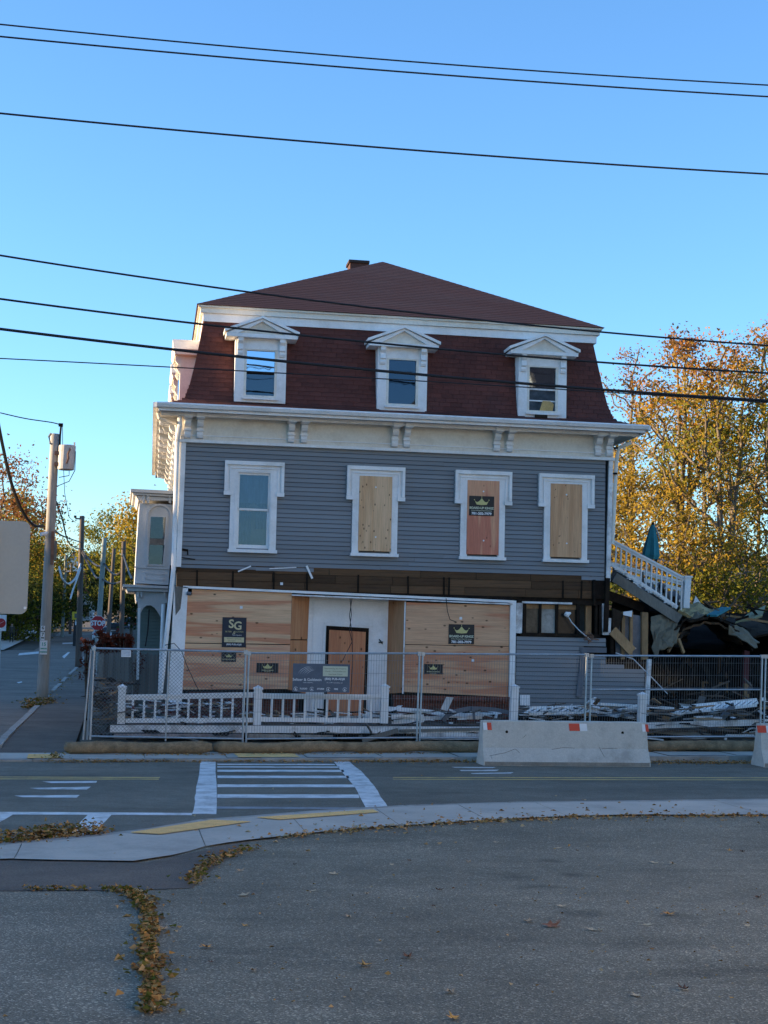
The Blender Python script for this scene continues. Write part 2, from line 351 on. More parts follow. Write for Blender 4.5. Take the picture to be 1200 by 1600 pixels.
cr = grid_sheet('cross_street', [-200,-60,-10.01], [110,116,122], lambda x, y: .002+street_z(y), street_m); setp(cr, kind='structure')

def sheet(name, poly, zf, mat, off, parent=None, cuts=3, kind=None):
    bm = bmesh.new(); vs = [bm.verts.new((p[0], p[1], 0)) for p in poly]; bm.faces.new(vs)
    bmesh.ops.triangulate(bm, faces=bm.faces[:])
    for _ in range(cuts):
        le = [e for e in bm.edges if e.calc_length() > .8]
        if le: bmesh.ops.subdivide_edges(bm, edges=le, cuts=1); bmesh.ops.triangulate(bm, faces=bm.faces[:])
    for v in bm.verts: v.co.z = zf(v.co.y)+off
    bmesh.ops.recalc_face_normals(bm, faces=bm.faces)
    if bm.faces and sum(f.normal.z for f in bm.faces) < 0: bmesh.ops.reverse_faces(bm, faces=bm.faces[:])
    me = bpy.data.meshes.new(name); bm.to_mesh(me); bm.free(); me.materials.append(mat)
    o = bpy.data.objects.new(name, me); COL.objects.link(o)
    if parent: o.parent = parent
    ORG[o] = Vector((0,0,0))
    if kind: o['kind'] = kind
    return o
zero = lambda Y: 0.
# near kerb line, from the left to the right
kerb_px = [(0,1325),(60,1319),(110,1315),(176,1308),(250,1299),(330,1285),(397,1280),(470,1274),(540,1269),(590,1266),(640,1263),(800,1258),(1000,1255.5),(1200,1253)]
KP = [onz(x, y, .15) for x, y in kerb_px]
KP = [Vector((-30,12.2,.15)), Vector((-8,12.8,.15)), Vector((-3.5,14.2,.15))] + KP + [Vector((16, 22.0,.15)), Vector((60,22.8,.15))]
mb = MB(); rows = 60
for p in KP:
    for j in range(rows+1):
        y = -25 + (p.y+25)*(j/rows)**.8; mb.v.append((p.x - (0 if p.x < -5 or p.x > 12 else (p.y-y)*.0), y, lotz(y)))
for i in range(len(KP)-1):
    for j in range(rows): a = i*(rows+1)+j; mb.f.append((a, a+rows+1, a+rows+2, a+1)); mb.mi.append(0)
lot = mb.build('parking_lot', lot_m, smooth=True); setp(lot, kind='structure')
# kerb stones along the near side
kb = setp(bpy.data.objects.new('near_kerb', None), kind='structure'); COL.objects.link(kb); ORG[kb] = Vector((0,0,0))
acc = []
for a, b in zip(KP[1:-1], KP[2:]):
    n = max(1, round((b-a).length/1.7))
    for i in range(n): acc.append((a+(b-a)*(i/n), a+(b-a)*((i+1)/n)))
for a, b in acc:
    d = (b-a).normalized(); nrm = Vector((-d.y, d.x, 0))
    MB().bar(a+d*.006+nrm*.07+Vector((0,0,-.07)), b-d*.006+nrm*.07+Vector((0,0,-.07)), .15, .196+rnd.uniform(-.004,.004)).build('kerb_stone', granite, kb)
# near sidewalk: concrete slabs
inner_px = [(0,1344),(115,1347),(229,1348),(320,1325),(400,1313),(443,1309),(520,1300),(600,1294),(700,1287),(800,1281),(900,1277),(1000,1275),(1200,1275)]
IN = [onlot(x, y) for x, y in inner_px]
IN = [Vector((-8,10.4,0)), Vector((-3.2,12.6,0))] + IN + [Vector((16, 19.6, 0)), Vector((60, 20.4, 0))]
nw = setp(bpy.data.objects.new('near_sidewalk', None), kind='structure'); COL.objects.link(nw); ORG[nw] = Vector((0,0,0))
def interp(L, x):
    for a, b in zip(L[:-1], L[1:]):
        if a.x <= x <= b.x: return a.y+(b.y-a.y)*(x-a.x)/(b.x-a.x)
    return L[-1].y
joints = [-8,-5,-3.2,-1.9]+[-.9, 1.0, 2.2, 3.4, 4.6, 5.75, 7.1, 8.5, 9.9, 11.3, 12.7, 14.2, 15.8]
for a, b in zip(joints[:-1], joints[1:]):
    xx = lin(a+.004, b-.004, 5)
    poly = [(x, interp(KP, x)-.02) for x in xx] + [(x, interp(IN, x)+rnd.uniform(-.02,.02)) for x in reversed(xx)]
    sheet('slab', poly, lotz, walk, .022+rnd.uniform(-.002,.002), nw, 3)
# tactile pads with raised domes
def pad(poly, zf, name, par, off, nu, nv):
    o = sheet(name, poly, zf, tact, off, par, 2)
    mb = MB(); A, B, C, D = [Vector((p[0], p[1], 0)) for p in poly]
    for i in range(nu):
        for j in range(nv):
            u, v = (i+.5)/nu, (j+.5)/nv; p = (A*(1-u)+B*u)*(1-v) + (D*(1-u)+C*u)*v; z = zf(p.y)+off
            mb.add([(p.x-.012,p.y-.012,z+.001),(p.x+.012,p.y-.012,z+.001),(p.x+.012,p.y+.012,z+.001),(p.x-.012,p.y+.012,z+.001),(p.x-.006,p.y-.006,z+.007),(p.x+.006,p.y-.006,z+.007),(p.x+.006,p.y+.006,z+.007),(p.x-.006,p.y+.006,z+.007)],
                   [(4,5,6,7),(0,1,5,4),(1,2,6,5),(2,3,7,6),(3,0,4,7)])
    setp(mb.build('domes', tact, o), kind='stuff')
pad([onlot(x,y)[:2] for x,y in ((203,1305),(331,1285),(393,1287.5),(250,1307.5))], lotz, 'tactile_pad', nw, .030, 40, 12)
pad([onlot(x,y)[:2] for x,y in ((400,1281),(583,1268.5),(592,1272.5),(437,1284.5))], lotz, 'tactile_pad', nw, .030, 40, 12)
# asphalt walk patch and worn left half of the lot
aw = sheet('asphalt_walk', [onlot(x,y)[:2] for x,y in ((-40,1343),(229,1348.5),(320,1326),(390,1316),(345,1345),(300,1388),(215,1392),(0,1393),(-40,1394))], lotz, walk_a, .005, None, 4, 'structure')
lw = sheet('worn_lot_patch', [onlot(x,y)[:2] for x,y in ((-60,1394),(205,1393),(218,1440),(222,1520),(226,1596),(230,1640),(-60,1640))], lotz, lot2_m, .004, None, 4, 'structure')

# road markings (parts of the road)
def mark(px, m_=paint_w, name='road_marking', off=.004): return sheet(name, [onz(x,y,0)[:2] for x,y in px], zero, m_, off, rd, 1)
def wob(px, n=6, a=.6):
    out = []
    for (x0,y0),(x1,y1) in zip(px, px[1:]+px[:1]):
        for i in range(n): out.append((x0+(x1-x0)*i/n+(rnd.uniform(-a,a) if i else 0), y0+(y1-y0)*i/n+(rnd.uniform(-a*.15,a*.15) if i else 0)))
    return out
mark(wob([(313,1190),(337,1190.5),(338,1272.5),(300,1272),(306,1240)], 5, 1.5), name='crosswalk_edge')
mark(wob([(521,1189.5),(546,1190),(568,1209),(583,1226),(608,1265),(573,1265),(553,1228)], 4, 1), name='crosswalk_edge')
for y0, y1, xr in ((1193.6,1195.4,527),(1197.6,1199.6,534),(1203.0,1206.2,541),(1212.2,1216.0,549),(1225.8,1230.2,557),(1241.5,1247,565)):
    mark(wob([(339.5,y0),(xr-4.5,y0+.3),(xr-3,y1+.3),(339.8,y1)], 8, .5), name='crosswalk_bar')
mark(wob([(338.5,1260.5),(568.8,1262.2),(570,1264.6),(338.5,1264)], 8, .5), M('worn_road_paint', (.30,.31,.32), .8, .3, 3, 30, .1, dirt=(.13,.13,.135), dirtamt=.9), name='crosswalk_bar')
mark([(-60,1213.6),(250,1214.6),(250,1215.8),(-60,1214.8)], paint_y, 'centre_line'); mark([(-60,1216.6),(248,1217.1),(248,1218.4),(-60,1217.9)], paint_y, 'centre_line')
mark([(614,1214.6),(1260,1215.2),(1260,1216.2),(614,1215.6)], paint_y, 'centre_line'); mark([(614,1217.4),(1260,1218.6),(1260,1219.6),(614,1218.4)], paint_y, 'centre_line')
for px in ([(66,1221.5),(152,1220.6),(150,1223.5),(80,1223.8)], [(46,1231.5),(142,1229.6),(136,1234),(60,1233.5)], [(22,1243.5),(124,1242.5),(120,1246.8),(36,1246)],
           [(705,1198.5),(775,1199),(770,1200.3),(712,1200)], [(718,1203.5),(780,1203),(775,1205),(720,1205)], [(735,1208.5),(803,1206.8),(798,1209),(738,1209.6)]):
    mark(wob(px, 4, .6), name='bike_lane_mark')
mark(wob([(-60,1268.5),(300,1270.6),(300,1274.2),(-60,1272.8)], 12, .4), name='edge_line')
mark(wob([(137,1273.6),(174,1273.8),(146,1303),(106,1306)], 3, .6), name='crosswalk_bar')
mark(wob([(-30,1272.6),(20,1273.2),(-10,1291),(-60,1300)], 3, .6), name='crosswalk_bar')
# far kerb and sidewalk
def yk(X): return 28.28+.081*X
def kz(X): return max(.03,.05+.0055*X)
fk = setp(bpy.data.objects.new('far_kerb', None), kind='structure'); COL.objects.link(fk); ORG[fk] = Vector((0,0,0))
x = -7.0
while x < 26:
    l = rnd.uniform(1.6, 2.4); MB().bar((x+.006,yk(x)+.075,kz(x)/2-.05), (x+l-.006,yk(x+l)+.075,kz(x+l)/2-.05), .15, kz(x)+.1+rnd.uniform(-.006,.006)).build('kerb_stone', granite, fk); x += l
fw = setp(bpy.data.objects.new('far_sidewalk', None), kind='structure'); COL.objects.link(fw); ORG[fw] = Vector((0,0,0))
x = -7.0
while x < 26:
    l = rnd.uniform(1.45,1.55); sheet('slab', [(x+.005,yk(x)+.155),(x+l-.005,yk(x+l)+.155),(x+l-.005,yk(x+l)+1.5),(x+.005,yk(x)+1.5)], lambda Y: kz(x), walk, .004+rnd.uniform(-.002,.002), fw, 0); x += l
for (xa, xb) in ((378,477),(38,90)):
    a = onz(xa,1182,.15).x; b = onz(xb,1182,.15).x
    pad([(a,yk(a)+.16),(b,yk(b)+.16),(b-.04,yk(b)+1.0),(a-.02,yk(a)+1.0)], lambda Y: kz(a), 'tactile_pad', fw, .012, 26, 10)
# asphalt walk along the side street and its kerb
sw = grid_sheet('side_walk', [-2.15,-1.3,-.75], [29.62,29.9,30.2,30.6]+lin(31,90,10)+lin(95,125,8), lambda x, y: .03+.07*sm((y-29.6)/2)+street_z(y), walk_a); setp(sw, kind='structure')
sk = setp(bpy.data.objects.new('side_kerb', None), kind='structure'); COL.objects.link(sk); ORG[sk] = Vector((0,0,0))
y = 30.5
while y < 122:
    l = rnd.uniform(1.8,2.6)
    if rnd.random() < .8 or y > 80:
        t_ = rnd.uniform(-.03,.03); MB().bar((-2.23+t_, y+.02, .04+street_z(y)), (-2.23, y+l, .04+street_z(y+l)), .15, .17).build('kerb_stone', granite, sk)
    y += l
sw2 = grid_sheet('left_walk', [-12.4,-10.15], [30]+lin(31,90,6)+lin(95,108,4), lambda x, y: .12+street_z(y), walk); setp(sw2, kind='structure')
sw3 = grid_sheet('left_walk', [-11.0,-8.8], lin(123,340,30), lambda x, y: .12+street_z(y), walk); setp(sw3, kind='structure')
sm_ = lambda px: sheet('road_marking', [onz(x,y,0)[:2] for x,y in px], lambda Y: street_z(Y), paint_w, .012, st, 2)
sm_([(97,1031),(106,1027),(109,1027.3),(100,1033)]); sm_([(30,1027.5),(62,1026),(62,1028),(28,1029.5)]); sm_([(26,1066.5),(34,1065),(35,1066.5),(29,1068)]); sm_([(97,1019.2),(122,1019.0),(122,1020.0),(97,1020.2)])
# ------------------------------------------------------------------ the house
YF = 33.5
HL, HR = 1.24, 11.2
def wp(v): return (v[0] + (.022*(v[1]-YF) if v[1] > YF else 0), v[1], v[2])
house = thing('boarded_house', (6.2, YF, .25), 'three-storey grey clapboard house with red mansard roof, windows boarded after a fire', 'house')
def hb(mb, name, mat, parent=None, **k): return mb.build(name, mat, parent or house, warp=wp, **k)
mb = MB().box(1.3, 11.12, 33.64, 47, 3.34, 7.2).box(1.36, 11.10, 34.5, 46.9, .2, 3.34).box(1.3,1.36,33.62,46.9,.2,3.34)
hb(mb, 'wall', M('bare_wall', (.10,.085,.07), .9, .3, 1.5, 20, .2))
# left wall clapboards (grazing view)
cb = umesh('clapboard', MB().prismx([(-.5,-.5),(-.15,.5),(.5,.5),(.5,-.5)], -.5, .5), siding)
cbg = umesh('clapboard', MB().prismx([(-.5,-.5),(-.15,.5),(.5,.5),(.5,-.5)], -.5, .5), siding_green)
def board_row(x0, x1, z, h, me=cb, y=YF, th=.04, name='clapboard', par=None):
    piece(name, me, ((x0+x1)/2, y+th/2, z+h/2), par or house, (x1-x0, th, h-.010), (rnd.uniform(-.02,.02), rnd.uniform(-.0012,.0012), 0))
WX = [2.905, 5.66, 8.165, 10.14]
nrow = 27; zb, zt = 3.885, 6.60; hh = (zt-zb)/nrow
for r in range(nrow):
    z = zb + r*hh; zc = z+hh/2; cuts = []
    for x in WX:
        if 4.24 < zc < 5.5: cuts.append((x-.50, x+.50))
        elif 5.5 <= zc < 6.20: cuts.append((x-.63, x+.63))
    a = HL+.11
    segs = []
    for c0, c1 in cuts: segs.append((a, c0)); a = c1
    segs.append((a, HR-.10))
    for s0, s1 in segs:
        if s1-s0 > 4 and rnd.random() < .9:
            m_ = rnd.uniform(s0+1.2, s1-1.2); board_row(s0, m_-.002, z, hh); board_row(m_+.002, s1, z, hh)
        elif s1 > s0: board_row(s0, s1, z, hh)
# ragged lowest boards: a flap on the right hangs lower
board_row(10.55, 11.1, 3.785, .1); board_row(3.0, 4.3, 3.785, .095); board_row(HL+.1, 3.0, 3.80, .085)
# scorched splits at the lower left
hb(MB().bar(at(276,857,YF-.015),at(293,860,YF-.015),.012,.05).bar(at(293,858,YF-.016),at(293.5,867,YF-.016),.012,.025,(1,0,0)).bar(at(275,870,YF-.015),at(305,874,YF-.015),.01,.02), 'split_siding', char)
# corner boards
hb(MB().bar((HL+.05,YF-.02,3.82),(HL+.07,YF-.02,6.62),.11,.06,(0,1,0)), 'corner_board', white)
hb(MB().bar((HR-.02,YF-.02,3.78),(HR+.02,YF-.02,6.62),.10,.06,(0,1,0)), 'corner_board', peel)
hb(MB().box(HL, HL+.03, YF+.02, 46.8, 3.8, 7.0), 'side_wall', siding)
hb(MB().box(HR-.03, HR, YF+.02, 46.8, 3.3, 7.0), 'side_wall', siding)
# frieze, cornice, gutter
hb(MB().box(HL, HR+.06, YF-.06, YF+.1, 6.66, 7.21), 'frieze', cream)
hb(MB().box(HL-.03, HR+.09, YF-.10, YF+.02, 6.59, 6.655).box(HL-.02, HR+.07, YF-.08, YF+.02, 6.74, 6.765), 'frieze_moulding', white)
EL, ER, EF, EB = .68, 11.86, 32.78, 47.6
hb(MB().box(EL+.08, ER-.08, EF+.06, YF+.1, 7.215, 7.26).box(EL+.08, HL+.1, YF+.1, EB-.1, 7.215, 7.26).box(HR-.1, ER-.08, YF+.1, EB-.1, 7.215, 7.26), 'soffit', cream)
hb(MB().box(EL+.04, ER-.04, EF+.03, EF+.09, 7.19, 7.30), 'fascia', white)
hb(MB().box(EL+.03, EL+.09, EF+.09, EB, 7.17, 7.30), 'fascia', cream); hb(MB().box(ER-.09, ER-.03, EF+.09, EB, 7.17, 7.30), 'fascia', cream)
gp = [(EF+.03,7.36),(EF-.07,7.36),(EF-.085,7.33),(EF-.05,7.26),(EF+.0,7.245),(EF+.03,7.245)]
for x0, x1 in ((EL, 6.55), (6.555, 9.7), (9.705, ER)):
    hb(MB().prismx(gp, x0, x1), 'gutter', white)
hb(MB().box(EL-.08, EL+.02, EF, EB, 7.25, 7.36).box(ER-.02, ER+.08, EF, EB, 7.25, 7.36), 'gutter', white)
hb(MB().box(EL+.1, ER-.1, EF+.30, EF+.37, 7.13, 7.21), 'crown_moulding', white)
# scroll brackets in pairs
bp = [(0,0),(.0,-.5),(-.03,-.52),(-.09,-.50),(-.12,-.44),(-.10,-.38),(-.07,-.34),(-.09,-.28),(-.16,-.26),(-.21,-.20),(-.22,-.13),(-.30,-.12),(-.36,-.08),(-.38,-.03),(-.38,0)]
brk = MB(); brk.prismx(bp, -.055, .055); brk.prismx([(.0,-.10),(-.40,-.10),(-.41,-.0),(.0,.0)], -.075, .075); brk.prismx([(.0,-.33),(-.13,-.33),(-.13,-.36),(0,-.36)], -.07, .07)
brk.v = [(v[0]*1.25, v[1], v[2]*1.02) for v in brk.v]
brk_me = umesh('bracket', brk, white)
for xa in (293,312.5,455,475,617,635.5,776,796,934,951.5):
    p = at(xa, 672, YF-.1); piece('bracket', brk_me, (p.x, YF-.06, 7.205), house)
y = 34.2
while y < 46.5:
    for dy in (0, .3): piece('bracket', brk_me, (HL+.022*(y+dy-YF), y+dy, 7.205), house, (1,1.15,1.1), (0,0,-math.pi/2))
    y += 1.35
# fretwork valance under the left eave
for yy in (35.0, 37.4, 39.8, 42.2, 44.6):
    pl = [(0,0),(-.42,0),(-.42,-.08),(-.36,-.18),(-.28,-.16),(-.24,-.28),(-.16,-.36),(-.10,-.34),(-.08,-.50),(0,-.62)]
    hb(MB().prism([(HL+.01+a, 7.2+b) for a, b in pl], yy, yy+.07), 'fretwork', cream)
# mansard
PR = [(0,7.365),(.33,7.43),(.60,7.53),(.72,7.88),(.82,8.35),(1.02,9.46)]
mb = MB(); rings = [[(EL+d,EF+d,z),(ER-d,EF+d,z),(ER-d,EB-d,z),(EL+d,EB-d,z)] for d, z in PR]
mb.v = [p for r in rings for p in r]
for i in range(len(PR)-1):
    for k in range(4): mb.f.append((i*4+k, i*4+(k+1) % 4, (i+1)*4+(k+1) % 4, (i+1)*4+k)); mb.mi.append(0)
hb(mb, 'mansard_roof', shingle_m)
def prof(s):
    """point and slope angle at arc length s on the mansard profile (starting at its flare)"""
    pts = PR[1:]; 
    for (d0,z0),(d1,z1) in zip(pts[:-1], pts[1:]):
        L = math.hypot(d1-d0, z1-z0)
        if s <= L: return d0+(d1-d0)*s/L, z0+(z1-z0)*s/L, math.atan2(z1-z0, d1-d0)
        s -= L
    return None
DX = [at(407,580,33.33).x, at(628.5,590,33.33).x, at(847.5,600,33.33).x]
sh_me = umesh('shingle', MB().box(-.5,.5,-.5,.5,0,1), shingle_m)
sh = []; s = .0; row = 0; EXP = .108
while True:
    q = prof(s); q2 = prof(s+EXP*.98)
    if not q2: break
    d, z, ang = q; d2, z2, _ = q2; ang = math.atan2(z2-z, d2-d)
    xl, xr = EL+d+.02, ER-d-.02; x = xl - (.13 if row % 2 else 0) - rnd.uniform(0,.03)
    while x < xr:
        w = .262; a, b = max(x, xl), min(x+w, xr); xc = (a+b)/2
        if b-a > .05 and not any(abs(xc-dx) < .52 and z < 8.9 for dx in DX):
            sh.append((xc, EF+d, z, b-a-.007, ang + rnd.uniform(-.012,.012), rnd.uniform(-.003,.003), abs(xc-3.5)))
        x += w
    s += EXP; row += 1
sh.sort(key=lambda t: t[6]); jb = MB()
for i, (xc, yy, z, w, ang, dz, _) in enumerate(sh):
    rx = ang - math.pi/2
    if i < 300: piece('shingle', sh_me, (xc, yy-.012, z+dz), house, (w, .016, EXP*1.08), (-(math.pi/2-ang)-.06, 0, 0))
    else:
        c, s_ = math.cos(-(math.pi/2-ang)-.06), math.sin(-(math.pi/2-ang)-.06)
        vs = [(xc+ux*w/2, yy-.012+(uy*.008*c-uz*EXP*1.08*s_), z+dz+(uy*.008*s_+uz*EXP*1.08*c)) for uz in (0,1) for uy in (-1,1) for ux in (-1,1)]
        jb.add(vs, [(0,2,3,1),(4,5,7,6),(0,1,5,4),(2,6,7,3),(0,4,6,2),(1,3,7,5)])
setp(hb(jb, 'shingle_field', shingle_j), kind='stuff')
# flat flare boards under the slope: one apron strip
# upper cornice and hip roof
d = PR[-1][0]; CL, CR, CF, CB = EL+d-.1, ER-d+.14, EF+d-.12, EB-d
hb(MB().box(CL+.06,CR-.06,CF+.06,CB,9.40,9.58), 'upper_frieze', white)
hb(MB().box(CL,CR,CF,CB+.1,9.585,9.70).box(CL-.05,CR+.05,CF-.05,CB+.15,9.702,9.745), 'upper_cornice', cream)
ap = at(598, 409, 38.2); rx0, rx1, ry0, ry1 = CL-.09, CR+.09, CF-.09, CB+.2
ap.x -= .022*(38.2-YF)
mb = MB().add([(rx0,ry0,9.75),(rx1,ry0,9.75),(rx1,ry1,9.75),(rx0,ry1,9.75),(ap.x,38.2,ap.z),(ap.x,42.2,ap.z)], [(0,1,4),(1,2,5,4),(2,3,5),(3,0,4,5),(3,2,1,0)])
hip = hb(mb, 'hip_roof', roof_up)
# shingle courses on the front slope of the hip roof
mb = MB(); nC = 34
for i in range(nC):
    t0, t1 = i/nC, (i+1.15)/nC
    if t1 > 1: t1 = 1
    def pt(t, side): 
        a = Vector((rx0 if side == 0 else rx1, ry0, 9.75)); return a.lerp(Vector((ap.x, 38.2, ap.z)), t)
    A, B, C, D = pt(t0,0), pt(t0,1), pt(t1,1), pt(t1,0)
    up = Vector((0,-.002,.007))
    mb.add([A+up, B+up, C+Vector((0,0,.002)), D+Vector((0,0,.002)), A, B], [(0,1,2,3),(4,5,1,0)])
setp(hb(mb, 'roof_courses', roof_up, hip), kind='stuff')
ch = at(563.5, 414, 41.0)
c_ = hb(MB().box(ch.x-.34-.16, ch.x+.16-.16, 40.7, 41.3, 10.5, ch.z-.02), 'chimney', M('sooty_brick', (.10,.05,.04), .9), hip)
hb(MB().box(ch.x-.38-.16, ch.x+.20-.16, 40.65, 41.35, ch.z-.025, ch.z+.05), 'chimney_cap', M('sooty_cap', (.05,.035,.03), .9), hip)

def win2(xc, kind):
    W0 = hb(MB(), 'x', white) if False else None
    mb = MB()
    z0, z1, ze = 4.25, 6.21, 5.45
    f = YF
    # lower jambs, head with ears: three stepped layers
    mb.box(xc-.52, xc-.36, f-.05, f+.09, z0, ze+.02); mb.box(xc+.36, xc+.52, f-.05, f+.09, z0, ze+.02)
    mb.box(xc-.66, xc-.36, f-.055, f+.09, ze+.02, z1-.001); mb.box(xc+.36, xc+.66, f-.055, f+.09, ze+.02, z1-.001)
    mb.box(xc-.36, xc+.36, f-.054, f+.09, 5.97, z1-.002)
    w = hb(mb, 'window', white)
    hd = MB()   # drip mould round the head
    hd.box(xc-.665, xc+.665, f-.12, f-.053, z1-.075, z1+.01); hd.box(xc-.665, xc-.60, f-.11, f-.053, ze+.09, z1-.075); hd.box(xc+.60, xc+.665, f-.11, f-.053, ze+.09, z1-.075)
    hd.box(xc-.55, xc+.55, f-.085, f-.053, z1-.155, z1-.12); hd.box(xc-.55,xc-.515,f-.08,f-.053,ze+.09,z1-.155); hd.box(xc+.515,xc+.55,f-.08,f-.053,ze+.09,z1-.155)
    hd.box(xc-.675, xc-.50, f-.115, f-.052, ze, ze+.085); hd.box(xc+.50, xc+.675, f-.115, f-.052, ze, ze+.085)
    hb(hd, 'hood_mould', white, w)
    hb(MB().box(xc-.43,xc-.385,f-.065,f-.048,z0,ze+.3).box(xc+.385,xc+.43,f-.065,f-.048,z0,ze+.3).box(xc-.43,xc+.43,f-.066,f-.053,6.0,6.04), 'casing_bead', white, w)
    hb(MB().box(xc-.55, xc+.55, f-.11, f+.08, z0-.07, z0), 'sill', white, w)
    return w
w = win2(WX[0], 'glass'); xc = WX[0]
hb(MB().box(xc-.36,xc+.36,YF+.04,YF+.08,4.25,4.36).box(xc-.36,xc-.31,YF+.04,YF+.08,4.36,5.17).box(xc+.31,xc+.36,YF+.04,YF+.08,4.36,5.17).box(xc-.36,xc+.36,YF+.035,YF+.08,5.12,5.17), 'lower_sash', white, w)
hb(MB().box(xc-.36,xc+.36,YF+.0,YF+.038,5.92,5.98).box(xc-.36,xc-.32,YF+.0,YF+.038,5.15,5.92).box(xc+.32,xc+.36,YF+.0,YF+.038,5.15,5.92).box(xc-.36,xc+.36,YF+.0,YF+.034,5.13,5.17), 'upper_sash', white, w)
hb(MB().box(xc-.32,xc+.32,YF+.055,YF+.06,4.36,5.14), 'pane', glass, w); hb(MB().box(xc-.33,xc+.33,YF+.018,YF+.022,5.16,5.93), 'pane', glass, w)
hb(MB().box(xc-.36,xc+.36,YF+.135,YF+.138,5.08,5.97), 'curtain', curtain, w)
mb = MB()   # gathered lower curtain folds
for i in range(9):
    a = xc-.34+i*.076; mb.add([(a,YF+.125,4.28),(a+.038,YF+.105,4.28),(a+.076,YF+.125,4.28),(a,YF+.125,5.3),(a+.038,YF+.105,5.3),(a+.076,YF+.125,5.3)], [(0,1,4,3),(1,2,5,4)])
hb(mb, 'curtain', M('grey_curtain', (.17,.22,.25), .9, .3, 3, 20, .2), w)
hb(MB().prism([(xc-.30,5.18),(xc-.12,5.22),(xc,5.32),(xc+.14,5.21),(xc+.3,5.2),(xc+.3,5.14),(xc-.3,5.14)], YF+.095, YF+.10), 'valance', M('beige_valance', (.42,.36,.30), .9), w)
hb(MB().box(xc-.04,xc+.06,YF+.088,YF+.092,4.36,5.12).box(xc+.06,xc+.29,YF+.088,YF+.093,4.38,4.72), 'blind_cloth', M('tan_cloth', (.36,.29,.20), .9), w)
for x_, pm in ((WX[1], ply_w2), (WX[2], ply_w3), (WX[3], ply_w4)):
    w = win2(x_, 'board'); hb(MB().box(x_-.375, x_+.375, YF-.068, YF-.056+.01, 4.30, 6.0), 'plywood_board', pm, w)
    for sx, sz in ((0,5.75),(.02,4.62)): hb(MB().tube([(x_+sx,YF-.075,sz),(x_+sx,YF-.066,sz)], .02, 8), 'washer', print_w, w)

